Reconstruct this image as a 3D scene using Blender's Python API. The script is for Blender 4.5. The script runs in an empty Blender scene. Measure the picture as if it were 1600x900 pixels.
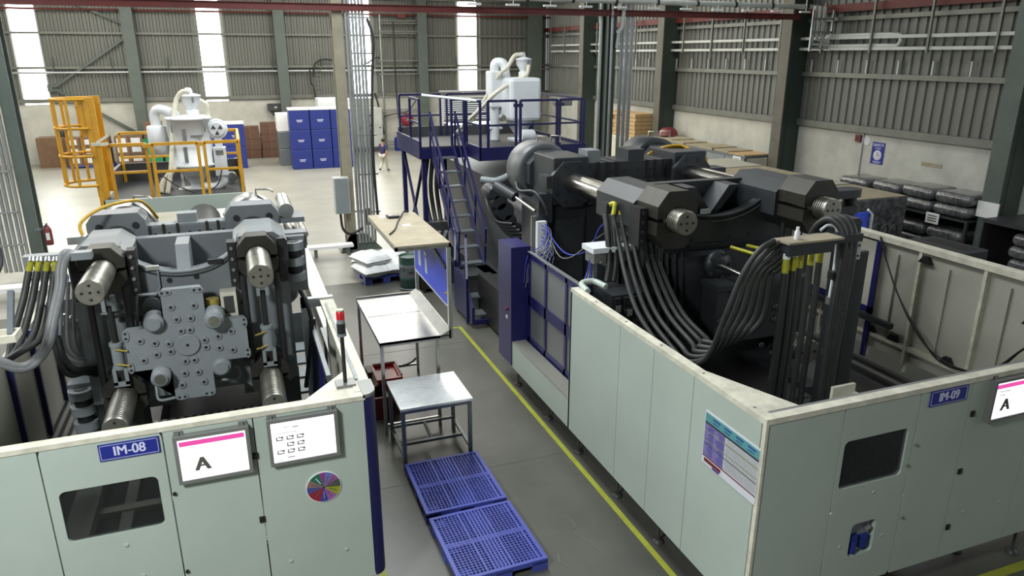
import bpy, bmesh, math, random
from math import sin, cos, pi, radians, sqrt, atan2
from mathutils import Vector, Matrix
random.seed(7)
SC = bpy.context.scene
COL = SC.collection
# ---------------------------------------------------------------- camera
PIT, YAW, FPX, CAMH = radians(17.84), radians(20.57), 1135.0, 6.0
cam = bpy.data.cameras.new('camera'); camo = bpy.data.objects.new('camera', cam); COL.objects.link(camo)
cam.sensor_width = 36.0; cam.lens = 36.0 * FPX / 1600.0; cam.clip_start = 0.1; cam.clip_end = 300
camo.location = (0, 0, CAMH); camo.rotation_euler = (pi / 2 - PIT, 0, -YAW)
SC.camera = camo
# ---------------------------------------------------------------- world and lamps
w = bpy.data.worlds.new('daylight'); SC.world = w; w.use_nodes = True
w.node_tree.nodes['Background'].inputs[0].default_value = (0.86, 0.93, 1.0, 1)
w.node_tree.nodes['Background'].inputs[1].default_value = 2.2
def lamp(name, loc, sx, sy, power, col=(1, 0.97, 0.9), rot=(0, 0, 0)):
    l = bpy.data.lights.new(name, 'AREA'); l.shape = 'RECTANGLE'; l.size = sx; l.size_y = sy
    l.energy = power; l.color = col
    o = bpy.data.objects.new(name, l); o.location = loc; o.rotation_euler = rot; COL.objects.link(o); return o
# rooflights (translucent roof sheets) over the bays, brighter towards the back and the left
WARM = (1.0, 0.97, 0.88); COOL = (0.93, 0.98, 1.0)
lamp('rooflight_back_left', (-7, 34, 10.6), 9, 20, 3600, WARM)
lamp('rooflight_back_middle', (6, 35, 10.6), 8, 18, 3000, WARM)
lamp('rooflight_back_right', (16, 33, 10.6), 5, 20, 900, WARM)
lamp('rooflight_left', (-9, 15, 10.6), 6, 14, 1750, COOL)
lamp('rooflight_middle', (2.5, 14, 10.6), 3, 12, 1500, COOL)
lamp('rooflight_right', (15, 14, 10.6), 4, 12, 330, COOL)
lamp('front_fill', (-8.5, -5.6, 5.0), 7, 4.5, 80, COOL, (pi / 2, 0, 0))  # added fill light from the camera side; the front wall has no window
lamp('front_left_fill', (-4.2, 1.2, 8.6), 1.4, 1.4, 1450, COOL)  # added fill lamp to brighten the left guard front, no real fitting
SC.view_settings.view_transform = 'Standard'; SC.view_settings.look = 'None'
SC.view_settings.exposure = 0.0; SC.view_settings.gamma = 1.0; SC.view_settings.use_curve_mapping = False
SC.render.film_transparent = False
try:
    SC.cycles.max_bounces = 8; SC.cycles.use_denoising = True; SC.cycles.caustics_reflective = False
    SC.cycles.caustics_refractive = False; SC.cycles.sample_clamp_indirect = 6
except Exception: pass

# ---------------------------------------------------------------- placing: picture point + real distance -> point in the room
_cp, _sp, _cy, _sy = cos(PIT), sin(PIT), cos(YAW), sin(YAW)
FWD = Vector((_sy * _cp, _cy * _cp, -_sp)); RGT = Vector((_cy, -_sy, 0)); UPV = RGT.cross(FWD)
def _ray(u, v): return FWD + RGT * ((u - 800) / FPX) - UPV * ((v - 450) / FPX)
def aty(u, v, y): d = _ray(u, v); return Vector((0, 0, CAMH)) + d * (y / d.y)
def atz(u, v, z): d = _ray(u, v); return Vector((0, 0, CAMH)) + d * ((z - CAMH) / d.z)
def atx(u, v, x): d = _ray(u, v); return Vector((0, 0, CAMH)) + d * (x / d.x)

# ---------------------------------------------------------------- materials
MATS = {}
def mat(name, col, rough=0.5, metal=0.0, var=0.12, scale=3.0, bump=0.0, bscale=40.0, coat=0.0, emit=None, estr=0, col2=None, spec=None):
    m = bpy.data.materials.new(name); m.use_nodes = True; nt = m.node_tree; b = nt.nodes['Principled BSDF']
    b.inputs['Roughness'].default_value = rough; b.inputs['Metallic'].default_value = metal
    if spec is not None: b.inputs['Specular IOR Level'].default_value = spec
    if coat: b.inputs['Coat Weight'].default_value = coat; b.inputs['Coat Roughness'].default_value = 0.15
    if emit:
        b.inputs['Emission Color'].default_value = (*emit, 1); b.inputs['Emission Strength'].default_value = estr
    c2 = col2 or tuple(max(0, c * (1 - 2.2 * var)) for c in col)
    tc = nt.nodes.new('ShaderNodeTexCoord')
    if var > 0:
        n = nt.nodes.new('ShaderNodeTexNoise'); n.inputs['Scale'].default_value = scale; n.inputs['Detail'].default_value = 6
        n.inputs['Roughness'].default_value = 0.65
        nt.links.new(tc.outputs['Object'], n.inputs['Vector'])
        r = nt.nodes.new('ShaderNodeValToRGB'); r.color_ramp.elements[0].position = 0.32; r.color_ramp.elements[1].position = 0.68
        r.color_ramp.elements[0].color = (*c2, 1); r.color_ramp.elements[1].color = (*col, 1)
        nt.links.new(n.outputs['Fac'], r.inputs['Fac']); nt.links.new(r.outputs['Color'], b.inputs['Base Color'])
    else: b.inputs['Base Color'].default_value = (*col, 1)
    if bump:
        n2 = nt.nodes.new('ShaderNodeTexNoise'); n2.inputs['Scale'].default_value = bscale; n2.inputs['Detail'].default_value = 4
        nt.links.new(tc.outputs['Object'], n2.inputs['Vector'])
        bp = nt.nodes.new('ShaderNodeBump'); bp.inputs['Strength'].default_value = bump; bp.inputs['Distance'].default_value = 0.02
        nt.links.new(n2.outputs['Fac'], bp.inputs['Height']); nt.links.new(bp.outputs['Normal'], b.inputs['Normal'])
    MATS[name] = m; return m
def glow(name, col, s):
    m = bpy.data.materials.new(name); m.use_nodes = True; nt = m.node_tree; nt.nodes.clear()
    e = nt.nodes.new('ShaderNodeEmission'); e.inputs[0].default_value = (*col, 1); e.inputs[1].default_value = s
    o = nt.nodes.new('ShaderNodeOutputMaterial'); nt.links.new(e.outputs[0], o.inputs[0]); MATS[name] = m; return m
def glass(name, col, alpha, rough=0.08, base=.5):
    m = bpy.data.materials.new(name); m.use_nodes = True; nt = m.node_tree; nt.nodes.clear()
    t = nt.nodes.new('ShaderNodeBsdfTransparent'); t.inputs[0].default_value = (*col, 1)
    g = nt.nodes.new('ShaderNodeBsdfPrincipled'); g.inputs['Base Color'].default_value = (col[0] * base, col[1] * base, col[2] * base, 1); g.inputs['Roughness'].default_value = rough
    mx = nt.nodes.new('ShaderNodeMixShader'); mx.inputs[0].default_value = alpha
    o = nt.nodes.new('ShaderNodeOutputMaterial')
    nt.links.new(t.outputs[0], mx.inputs[1]); nt.links.new(g.outputs[0], mx.inputs[2]); nt.links.new(mx.outputs[0], o.inputs[0])
    MATS[name] = m; return m
def perf(name, col, dark, sx, sy, thr=0.3, metal=0.6):
    # sheet metal with punched slots in rows (object coordinates, x across, y along)
    m = mat(name, col, 0.45, metal, 0.0); nt = m.node_tree; b = nt.nodes['Principled BSDF']
    tc = nt.nodes.new('ShaderNodeTexCoord'); mp = nt.nodes.new('ShaderNodeMapping'); mp.inputs['Scale'].default_value = (sx, sy, 0)
    nt.links.new(tc.outputs['Object'], mp.inputs['Vector'])
    v = nt.nodes.new('ShaderNodeTexVoronoi'); v.inputs['Randomness'].default_value = 0.0; v.inputs['Scale'].default_value = 1.0
    nt.links.new(mp.outputs['Vector'], v.inputs['Vector'])
    r = nt.nodes.new('ShaderNodeValToRGB'); r.color_ramp.elements[0].position = thr; r.color_ramp.elements[1].position = thr + .06
    r.color_ramp.elements[0].color = (*dark, 1); r.color_ramp.elements[1].color = (*col, 1)
    nt.links.new(v.outputs['Distance'], r.inputs['Fac']); nt.links.new(r.outputs['Color'], b.inputs['Base Color'])
    return m
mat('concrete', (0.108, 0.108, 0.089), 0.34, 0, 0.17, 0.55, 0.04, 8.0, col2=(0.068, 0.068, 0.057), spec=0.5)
mat('concrete_lit', (0.30, 0.295, 0.255), 0.38, 0, 0.12, 0.5, 0.04, 8.0, col2=(0.225, 0.22, 0.188), spec=0.5)
mat('reel_red', (0.30, 0.018, 0.04), 0.4, 0, 0.06, 5)
mat('floor_pad', (0.085, 0.085, 0.075), 0.55, 0, 0.15, 2.0)
mat('plaster', (0.53, 0.525, 0.465), 0.85, 0, 0.12, 1.1, 0.1, 12)
mat('cladding', (0.165, 0.169, 0.152), 0.45, 0.25, 0.10, 0.8, col2=(0.132, 0.136, 0.12))
mat('girt', (0.20, 0.205, 0.18), 0.5, 0.5, 0.1, 2)
mat('column_green', (0.105, 0.128, 0.112), 0.5, 0.1, 0.1, 1.5)
mat('column_tan_light', (0.33, 0.30, 0.215), 0.6, 0.1, 0.12, 2)
mat('column_tan', (0.125, 0.118, 0.092), 0.6, 0.1, 0.12, 2)
mat('column_dark', (0.042, 0.062, 0.052), 0.5, 0.1, 0.1, 1.5)
mat('conduit', (0.42, 0.44, 0.44), 0.35, 0.7, 0.08, 3)
mat('oxide_red', (0.13, 0.022, 0.018), 0.55, 0.1, 0.15, 2)
mat('pipe_white', (0.52, 0.54, 0.51), 0.4, 0.1, 0.1, 2)
mat('guard_paint', (0.42, 0.48, 0.42), 0.42, 0, 0.05, 0.7)
mat('guard_inner', (0.42, 0.41, 0.34), 0.5, 0, 0.06, 1.5)
mat('trim_cream', (0.70, 0.67, 0.54), 0.55, 0, 0.15, 5)
mat('deep_blue', (0.012, 0.011, 0.09), 0.38, 0, 0.06, 2)
mat('platform_blue', (0.009, 0.008, 0.065), 0.4, 0, 0.06, 2)
mat('pallet_blue', (0.062, 0.08, 0.37), 0.42, 0, 0.06, 3)
mat('box_blue', (0.014, 0.028, 0.20), 0.5, 0, 0.05, 2)
mat('press_grey', (0.175, 0.19, 0.196), 0.45, 0, 0.09, 2.5, 0.05, 25)
mat('press_grey_light', (0.225, 0.245, 0.252), 0.45, 0, 0.06, 3)
mat('press_black', (0.026, 0.029, 0.033), 0.42, 0, 0.10, 2.5, 0.05, 25)
mat('disk_grey', (0.10, 0.105, 0.108), 0.4, 0.1, 0.08, 3)
mat('press_charcoal', (0.028, 0.031, 0.034), 0.45, 0, 0.10, 2.5)
mat('nut_brown', (0.044, 0.042, 0.033), 0.45, 0.4, 0.15, 6)
mat('steel_bright', (0.55, 0.54, 0.50), 0.22, 1.0, 0.10, 4)
mat('steel_worn', (0.38, 0.365, 0.315), 0.38, 0.9, 0.15, 6)
mat('cylinder_silver', (0.48, 0.49, 0.48), 0.28, 0.9, 0.08, 5)
mat('galvanized', (0.56, 0.58, 0.57), 0.3, 0.85, 0.12, 7)
mat('stainless', (0.50, 0.51, 0.50), 0.32, 0.9, 0.08, 5, 0.03, 6)
mat('bench_grey', (0.20, 0.225, 0.24), 0.35, 0.5, 0.1, 4)
mat('rubber', (0.022, 0.022, 0.022), 0.45, 0, 0.1, 6)
mat('hose_dusty', (0.036, 0.0375, 0.035), 0.5, 0, 0.2, 6)
mat('hose_grey', (0.20, 0.205, 0.205), 0.5, 0, 0.12, 6)
mat('black', (0.012, 0.012, 0.012), 0.5, 0, 0)
mat('rail_yellow', (0.66, 0.33, 0.018), 0.42, 0, 0.10, 5)
mat('cable_yellow', (0.62, 0.36, 0.02), 0.45, 0, 0.15, 20)
mat('white_paint', (0.72, 0.745, 0.76), 0.35, 0, 0.05, 3)
mat('cream_hose', (0.72, 0.68, 0.54), 0.5, 0, 0.08, 10)
mat('white', (0.80, 0.80, 0.78), 0.5, 0, 0.04, 5)
mat('red_plastic', (0.58, 0.008, 0.018), 0.35, 0, 0.06, 5)
mat('red_dark', (0.16, 0.02, 0.02), 0.5, 0, 0.1, 5)
mat('cardboard', (0.17, 0.098, 0.055), 0.8, 0, 0.12, 2.5)
mat('cardboard_tan', (0.52, 0.35, 0.17), 0.8, 0, 0.12, 4)
mat('cardboard_red', (0.13, 0.065, 0.042), 0.8, 0, 0.12, 2.5)
mat('board_tan', (0.36, 0.31, 0.215), 0.8, 0, 0.12, 3.5)
mat('board_blue', (0.045, 0.10, 0.85), 0.5, 0, 0.10, 9)
mat('wrap_black', (0.17, 0.172, 0.175), 0.2, 0.0, 0.35, 6, 0.9, 9, coat=0.7, col2=(0.03, 0.03, 0.032))
mat('wrap_clear', (0.84, 0.87, 0.87), 0.25, 0.0, 0.08, 5, 1.0, 16, coat=1.0)
mat('sack_white', (0.66, 0.67, 0.66), 0.55, 0, 0.08, 5, 0.4, 10)
mat('drum_green', (0.035, 0.085, 0.07), 0.4, 0.1, 0.1, 4)
mat('plastic_green', (0.012, 0.22, 0.09), 0.4, 0, 0.08, 4)
mat('line_yellow', (0.31, 0.33, 0.022), 0.6, 0, 0.12, 4)
mat('bezel', (0.22, 0.225, 0.21), 0.4, 0.3, 0.05, 4)
mat('sign_blue', (0.013, 0.024, 0.23), 0.4, 0, 0.03, 5)
mat('letter_lilac', (0.62, 0.62, 0.80), 0.5, 0, 0.03, 5)
mat('letter_dark', (0.09, 0.09, 0.07), 0.6, 0, 0)
mat('panel_dark', (0.05, 0.05, 0.048), 0.5, 0, 0.1, 3)
mat('deck_dark', (0.035, 0.038, 0.04), 0.6, 0.2, 0.1, 3)
mat('brass', (0.55, 0.42, 0.10), 0.35, 0.7, 0.1, 8)
mat('fitting_yellow', (0.48, 0.46, 0.04), 0.4, 0.2, 0.15, 12)
mat('wire_blue', (0.05, 0.06, 0.45), 0.5, 0, 0)
mat('skin', (0.34, 0.16, 0.10), 0.6, 0, 0.04, 8)
mat('hair', (0.012, 0.01, 0.009), 0.5, 0, 0)
mat('shirt_navy', (0.018, 0.022, 0.085), 0.8, 0, 0.08, 8)
mat('trousers', (0.50, 0.47, 0.40), 0.8, 0, 0.06, 8)
mat('shoe', (0.02, 0.017, 0.015), 0.5, 0, 0)
mat('poster_white', (0.62, 0.63, 0.66), 0.4, 0, 0.03, 8)
mat('poster_purple', (0.20, 0.17, 0.36), 0.4, 0, 0.05, 8)
mat('poster_teal', (0.10, 0.30, 0.32), 0.4, 0, 0.05, 8)
mat('poster_olive', (0.30, 0.29, 0.16), 0.4, 0, 0)
mat('roof_sheet', (0.22, 0.23, 0.22), 0.6, 0.2, 0.08, 1)
perf('grate_dots', (0.02, 0.02, 0.02), (0.26, 0.26, 0.23), 20.0, 20.0, 0.2)
perf('grate', (0.035, 0.037, 0.04), (0.55, 0.55, 0.5), 9.0, 22.0, 0.28)
perf('grate_light', (0.42, 0.42, 0.36), (0.05, 0.05, 0.05), 26.0, 26.0, 0.30)
glow('screen_white', (1, 1, 1), 1.6); glow('screen_pink', (0.88, 0.10, 0.42), 1.0)
glow('daylight_sheet', (0.98, 1.0, 0.97), 14.0)
glow('lamp_white', (1, 1, 0.95), 3.0)
glass('pane_tint', (0.5, 0.52, 0.52), 0.35, 0.1, .06)
glass('pane_clear', (0.55, 0.56, 0.54), 0.55, 0.25)
M = MATS

# ---------------------------------------------------------------- mesh collector
class MB:
    def __init__(s): s.v = []; s.f = []; s.sm = []
    def add(s, vs, fs, smooth=False):
        o = len(s.v); s.v += [tuple(p) for p in vs]; s.f += [[i + o for i in f] for f in fs]; s.sm += [smooth] * len(fs); return s
    def box(s, x0, y0, z0, x1, y1, z1, mtx=None):
        vs = [Vector(p) for p in ((x0, y0, z0), (x1, y0, z0), (x1, y1, z0), (x0, y1, z0), (x0, y0, z1), (x1, y0, z1), (x1, y1, z1), (x0, y1, z1))]
        if mtx is not None: vs = [mtx @ p for p in vs]
        return s.add(vs, [(0, 3, 2, 1), (4, 5, 6, 7), (0, 1, 5, 4), (1, 2, 6, 5), (2, 3, 7, 6), (3, 0, 4, 7)])
    def bev(s, x0, y0, z0, x1, y1, z1, b=0.02, seg=2, smooth=False):
        bm = bmesh.new(); bmesh.ops.create_cube(bm, size=1)
        for q in bm.verts: q.co = Vector(((x0 + x1) / 2 + q.co.x * (x1 - x0), (y0 + y1) / 2 + q.co.y * (y1 - y0), (z0 + z1) / 2 + q.co.z * (z1 - z0)))
        bmesh.ops.bevel(bm, geom=bm.edges[:], offset=b, segments=seg, profile=0.5, affect='EDGES')
        bm.verts.ensure_lookup_table(); bm.verts.index_update()
        s.add([q.co.copy() for q in bm.verts], [[q.index for q in f.verts] for f in bm.faces], smooth); bm.free(); return s
    def bar(s, a, b, w=0.05, h=None):
        a, b = Vector(a), Vector(b); d = b - a; L = d.length; h = h or w
        if L < 1e-6: return s
        z = d / L; up = Vector((0, 0, 1)) if abs(z.z) < 0.95 else Vector((0, 1, 0))
        x = up.cross(z).normalized(); y = z.cross(x)
        m = Matrix((x, y, z)).transposed().to_4x4(); m.translation = a
        return s.box(-w / 2, -h / 2, 0, w / 2, h / 2, L, m)
    def cyl(s, a, b, r, n=16, r2=None, caps=True):
        a, b = Vector(a), Vector(b); z = (b - a).normalized(); up = Vector((0, 0, 1)) if abs(z.z) < 0.95 else Vector((1, 0, 0))
        x = up.cross(z).normalized(); y = z.cross(x); r2 = r if r2 is None else r2
        A = [a + (x * cos(2 * pi * i / n) + y * sin(2 * pi * i / n)) * r for i in range(n)]
        B = [b + (x * cos(2 * pi * i / n) + y * sin(2 * pi * i / n)) * r2 for i in range(n)]
        s.add(A + B, [(i, (i + 1) % n, n + (i + 1) % n, n + i) for i in range(n)], True)
        if caps:
            s.add(A, [list(range(n))[::-1]]); s.add(B, [list(range(n))])
        return s
    def lathe(s, prof, c, axis='z', n=24, smooth=True):
        c = Vector(c); R = []
        for (r, t) in prof:
            for i in range(n):
                a = 2 * pi * i / n
                if axis == 'z': R.append(c + Vector((r * cos(a), r * sin(a), t)))
                elif axis == 'y': R.append(c + Vector((r * cos(a), t, r * sin(a))))
                else: R.append(c + Vector((t, r * cos(a), r * sin(a))))
        fs = []
        for k in range(len(prof) - 1):
            for i in range(n):
                j = (i + 1) % n; fs.append((k * n + i, k * n + j, (k + 1) * n + j, (k + 1) * n + i))
        s.add(R, fs, smooth)
        s.add(R[:n], [list(range(n))[::-1]]); s.add(R[-n:], [list(range(n))]); return s
    def tube(s, pts, r, n=8, seg=6, smooth=True):
        P = [Vector(p) for p in pts]
        if seg > 1 and len(P) > 2:
            Q = []; E = [2 * P[0] - P[1]] + P + [2 * P[-1] - P[-2]]
            for i in range(1, len(E) - 2):
                for k in range(seg):
                    t = k / seg; a, b, c, d = E[i - 1], E[i], E[i + 1], E[i + 2]
                    Q.append(0.5 * ((2 * b) + (c - a) * t + (2 * a - 5 * b + 4 * c - d) * t * t + (3 * b - a - 3 * c + d) * t ** 3))
            Q.append(P[-1]); P = Q
        rings = []; x = None
        for i, p in enumerate(P):
            d = (P[min(i + 1, len(P) - 1)] - P[max(i - 1, 0)])
            if d.length < 1e-9: d = Vector((0, 0, 1))
            d.normalize()
            if x is None:
                up = Vector((0, 0, 1)) if abs(d.z) < 0.9 else Vector((1, 0, 0)); x = up.cross(d).normalized()
            x = (x - d * x.dot(d)); x.normalize(); y = d.cross(x)
            rings += [p + (x * cos(2 * pi * k / n) + y * sin(2 * pi * k / n)) * r for k in range(n)]
        fs = []
        for i in range(len(P) - 1):
            for k in range(n):
                j = (k + 1) % n; fs.append((i * n + k, i * n + j, (i + 1) * n + j, (i + 1) * n + k))
        s.add(rings, fs, smooth); s.add(rings[:n], [list(range(n))[::-1]]); s.add(rings[-n:], [list(range(n))]); return s
    def prism(s, poly, axis, a, b):
        # poly in the two other axes: axis y -> (x,z); axis x -> (y,z); axis z -> (x,y)
        def q(p, t): return {'y': (p[0], t, p[1]), 'x': (t, p[0], p[1]), 'z': (p[0], p[1], t)}[axis]
        n = len(poly); A = [q(p, a) for p in poly]; B = [q(p, b) for p in poly]
        bm = bmesh.new(); va = [bm.verts.new(p) for p in A]; vb = [bm.verts.new(p) for p in B]
        f1 = bm.faces.new(va); f2 = bm.faces.new(vb)
        for i in range(n): bm.faces.new((va[i], va[(i + 1) % n], vb[(i + 1) % n], vb[i]))
        bmesh.ops.triangulate(bm, faces=[f1, f2]); bmesh.ops.recalc_face_normals(bm, faces=bm.faces[:])
        bm.verts.index_update(); s.add([x.co.copy() for x in bm.verts], [[x.index for x in f.verts] for f in bm.faces]); bm.free(); return s
    def holed(s, o, hole, y0, y1, n=10, rad=0.05):
        # plate in the xz plane between y0 and y1: outer rectangle o=(x0,z0,x1,z1) with a rounded hole
        x0, z0, x1, z1 = o; a0, c0, a1, c1 = hole; inn = []; out = []
        cs = [((a1 - rad, c1 - rad), 0, (x1, z1)), ((a0 + rad, c1 - rad), pi / 2, (x0, z1)), ((a0 + rad, c0 + rad), pi, (x0, z0)), ((a1 - rad, c0 + rad), 1.5 * pi, (x1, z0))]
        for (c, t, k) in cs:
            for i in range(n):
                a = t + (pi / 2) * i / (n - 1); inn.append((c[0] + rad * cos(a), c[1] + rad * sin(a)))
                p0 = (k[0], c[1]) if t in (0, pi) else (c[0], k[1]); p1 = (c[0], k[1]) if t in (0, pi) else (k[0], c[1])
                f = i / (n - 1)
                out.append((p0[0] + (k[0] - p0[0]) * f * 2, p0[1] + (k[1] - p0[1]) * f * 2) if f <= .5 else (k[0] + (p1[0] - k[0]) * (f - .5) * 2, k[1] + (p1[1] - k[1]) * (f - .5) * 2))
        N = len(inn); V = [(p[0], y0, p[1]) for p in out] + [(p[0], y0, p[1]) for p in inn] + [(p[0], y1, p[1]) for p in inn] + [(p[0], y1, p[1]) for p in out]
        F = []
        for i in range(N):
            j = (i + 1) % N
            F += [(i, N + i, N + j, j), (N + i, 2 * N + i, 2 * N + j, N + j), (2 * N + i, 3 * N + i, 3 * N + j, 2 * N + j), (3 * N + i, i, j, 3 * N + j)]
        return s.add(V, F)
NTH = ('first', 'second', 'third', 'fourth', 'fifth', 'sixth', 'seventh', 'eighth', 'ninth')
ORG = {}
def link(o, parent=None):
    COL.objects.link(o)
    if parent is not None: o.parent = parent
def mesh_of(name, mb, m, org=Vector((0, 0, 0))):
    me = bpy.data.meshes.new(name)
    me.from_pydata([(p[0] - org.x, p[1] - org.y, p[2] - org.z) for p in mb.v], [], mb.f)
    me.polygons.foreach_set('use_smooth', mb.sm); me.materials.append(M[m]); me.update(); return me
def thing(name, label, cat, loc, group=None):
    o = bpy.data.objects.new(name, None); o.empty_display_size = 0.2; link(o); o.location = loc; ORG[o] = Vector(loc)
    o['label'] = label; o['category'] = cat
    if group: o['group'] = group
    return o
def part(name, mb, m, parent=None, label=None, stuff=False):
    org = ORG.get(parent, Vector((0, 0, 0))) if parent else Vector((0, 0, 0))
    o = bpy.data.objects.new(name, mesh_of(name, mb, m, org)); link(o, parent); ORG[o] = org
    if label: o['label'] = label
    if stuff: o['kind'] = 'stuff'
    return o
def solo(name, mb, m, label, cat, loc, group=None):
    loc = Vector(loc); o = bpy.data.objects.new(name, mesh_of(name, mb, m, loc)); link(o); o.location = loc; ORG[o] = loc
    o['label'] = label; o['category'] = cat
    if group: o['group'] = group
    return o
def struct(name, mb, m, parent=None):
    o = part(name, mb, m, parent)
    if parent is None: o['kind'] = 'structure'
    return o
def place(name, me, parent, loc, rot=(0, 0, 0)):
    o = bpy.data.objects.new(name, me); link(o, parent); o.location = Vector(loc) - ORG.get(parent, Vector((0, 0, 0))); o.rotation_euler = rot; return o
def dup(root, loc, label, group=None):
    r = root.copy(); COL.objects.link(r); r.location = loc; r['label'] = label; ORG[r] = Vector(loc)
    if group: r['group'] = group
    for ch in root.children:
        c = ch.copy(); COL.objects.link(c); c.parent = r
        for g in ch.children:
            d = g.copy(); COL.objects.link(d); d.parent = c
    return r
def text(name, s, size, m, parent, loc, face='-y', bold=0.0, align='CENTER', squash=1.0):
    cu = bpy.data.curves.new(name, 'FONT'); cu.body = s; cu.size = size; cu.align_x = align; cu.align_y = 'CENTER'; cu.extrude = 0.002
    t = bpy.data.objects.new(name, cu); COL.objects.link(t); dg = bpy.context.evaluated_depsgraph_get(); dg.update()
    me = bpy.data.meshes.new_from_object(t.evaluated_get(dg)); bpy.data.objects.remove(t); me.name = name
    if bold > 0:        # heavier strokes: the glyphs repeated a hair to each side
        vs = [v.co.copy() for v in me.vertices]; fs = [list(p.vertices) for p in me.polygons]; n = len(vs); V, F = [], []
        for k, dx in enumerate((-bold, 0, bold)): V += [(v.x + dx, v.y, v.z + .0002 * k) for v in vs]; F += [[i + n * k for i in f] for f in fs]
        me = bpy.data.meshes.new(name); me.from_pydata(V, [], F); me.update()
    me.materials.clear(); me.materials.append(M[m])
    o = bpy.data.objects.new(name, me); link(o, parent)
    o.location = Vector(loc) - ORG.get(parent, Vector((0, 0, 0)))
    o.rotation_euler = {'-y': (pi / 2, 0, 0), '-x': (pi / 2, 0, -pi / 2)}[face]; o.scale = (squash, 1, 1); return o
# ================================================================= the building
BW, RW, LW, FW_, RF = 48.5, 20.8, -14.5, -6.0, 11.2       # back wall y, right wall x, left wall x, front wall y, roof z
m = MB(); m.box(LW, FW_, -0.3, RW + .3, BW + 9, 0); floor = struct('floor', m, 'concrete')
def floor_strip(name, x0, y0, x1, y1, mt, z=0.004): m = MB(); m.box(x0, y0, -0.01, x1, y1, z); return part(name, m, mt, floor)
floor_strip('painted_line', 4.345, 4.73, 4.425, 15.15, 'line_yellow'); floor_strip('painted_line', 4.43, 4.73, 12, 4.85, 'line_yellow')
floor_strip('painted_line', 4.2, 15.07, 4.33, 15.15, 'line_yellow'); floor_strip('painted_line', 1.06, 3.0, 1.15, 8.1, 'line_yellow')
floor_strip('floor_channel', 4.62, 3.0, 4.78, 13.0, 'floor_pad', 0.003); floor_strip('machine_pad', 5.0, 5.3, 11.3, 20, 'floor_pad', 0.003)
m = MB(); m.box(LW, 19.4, -.01, 4.3, 22.6, .003).box(LW, 22.6, -.01, RW, BW, .003); part('lit_floor_area', m, 'concrete_lit', floor, 'concrete paled to carry the far hall light')  # far floor: the stronger light there is put into a paler colour
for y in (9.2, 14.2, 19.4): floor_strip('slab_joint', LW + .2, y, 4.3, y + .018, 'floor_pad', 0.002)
for a, b in (((3.62, 7.72), (3.70, 7.6)), ((3.70, 7.6), (3.69, 7.42)), ((3.69, 7.42), (3.6, 7.36)), ((3.62, 7.3), (3.72, 7.05)), ((3.72, 7.05), (3.8, 6.75)), ((3.25, 7.0), (3.2, 6.85)), ((3.2, 6.85), (3.27, 6.72))):
    m = MB(); m.bar((a[0], a[1], .001), (b[0], b[1], .001), .006, .012); part('chalk_mark', m, 'bezel', floor)

# --- cladding sheets: a corrugated pan with three ribs, one shared mesh
def sheet_mesh(name, mt, W=1.06, H=1.0):
    prof = []; p = W / 3
    for i in range(3): prof += [(i * p, 0), (i * p + p * .48, 0), (i * p + p * .58, .055), (i * p + p * .9, .055)]
    prof.append((W, 0)); V = [(a, -b, 0) for a, b in prof] + [(a, -b, H) for a, b in prof]; n = len(prof)
    mb = MB(); mb.add(V, [(i, i + 1, n + i + 1, n + i) for i in range(n - 1)]); return mesh_of(name, mb, mt)
ZB, ZT = 3.42, RF
SH = {k: sheet_mesh('cladding_sheet', k) for k in ('cladding', 'daylight_sheet')}
def sheets(wall, n, pos, rz, bright=()):
    for i in range(n):
        k = 'daylight_sheet' if i in bright else 'cladding'
        o = place('rooflight_sheet' if i in bright else 'cladding_sheet', SH[k], wall, pos(i), (0, 0, rz)); o.scale = (1, 1, ZT - ZB)
# back wall: rendered block wall with a shutter opening (x 13.3..16.9)
m = MB(); m.box(LW, BW, 0, 13.28, BW + .25, ZB); m.box(16.95, BW, 0, RW + .25, BW + .25, ZB); m.box(13.28, BW, 3.3, 16.95, BW + .25, ZB)
wb = struct('wall_back', m, 'plaster')
sheets(wb, 33, lambda i: (LW + .2 + 1.06 * i, BW + .07, ZB), 0, bright=())
# translucent strips stand where the photograph has them
for x in (-10.72, -1.36, 7.42, 14.45):
    m = MB(); m.box(x, BW - .015, ZB - .1, x + 1.22, BW - .005, ZT); o = part('translucent_sheet', m, 'daylight_sheet', wb)
def girt(wall, a, b, h, mt='girt'): m = MB(); m.bar(a, b, .1, h); return part('girt', m, mt, wall)
for z, h in ((ZB + .08, .22), (5.28, .14), (7.12, .12), (9.3, .14)): girt(wb, (LW, BW - .1, z), (RW, BW - .1, z), h)
m = MB(); m.cyl((LW, BW - .24, 5.02), (RW, BW - .24, 5.02), .065, 10); part('conduit_pipe', m, 'conduit', wb)
for i in range(10):
    m = MB(); x = -9 + 2.9 * i; m.bar((x, BW - .24, 4.9), (x, BW - .2, 5.85), .05); part('pipe_hanger', m, 'column_dark', wb)
m = MB(); m.cyl((LW, BW - .3, 8.35), (RW, BW - .3, 8.35), .06, 10); part('sprinkler_pipe', m, 'oxide_red', wb)
for a, b in (((-9.2, BW - .2, 4.2), (-5.2, BW - .2, 6.9)), ((-9.2, BW - .2, 4.2), (-5.0, BW - .2, 1.4)), ((-8, BW - .2, 8.9), (-5.2, BW - .2, 7.6))):
    m = MB(); m.bar(a, b, .1, .12); part('wall_brace', m, 'column_green', wb)
m = MB(); m.box(-9.5, BW - .2, 4.0, -9.1, BW - .1, 4.4); part('gusset_plate', m, 'column_green', wb)
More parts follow.
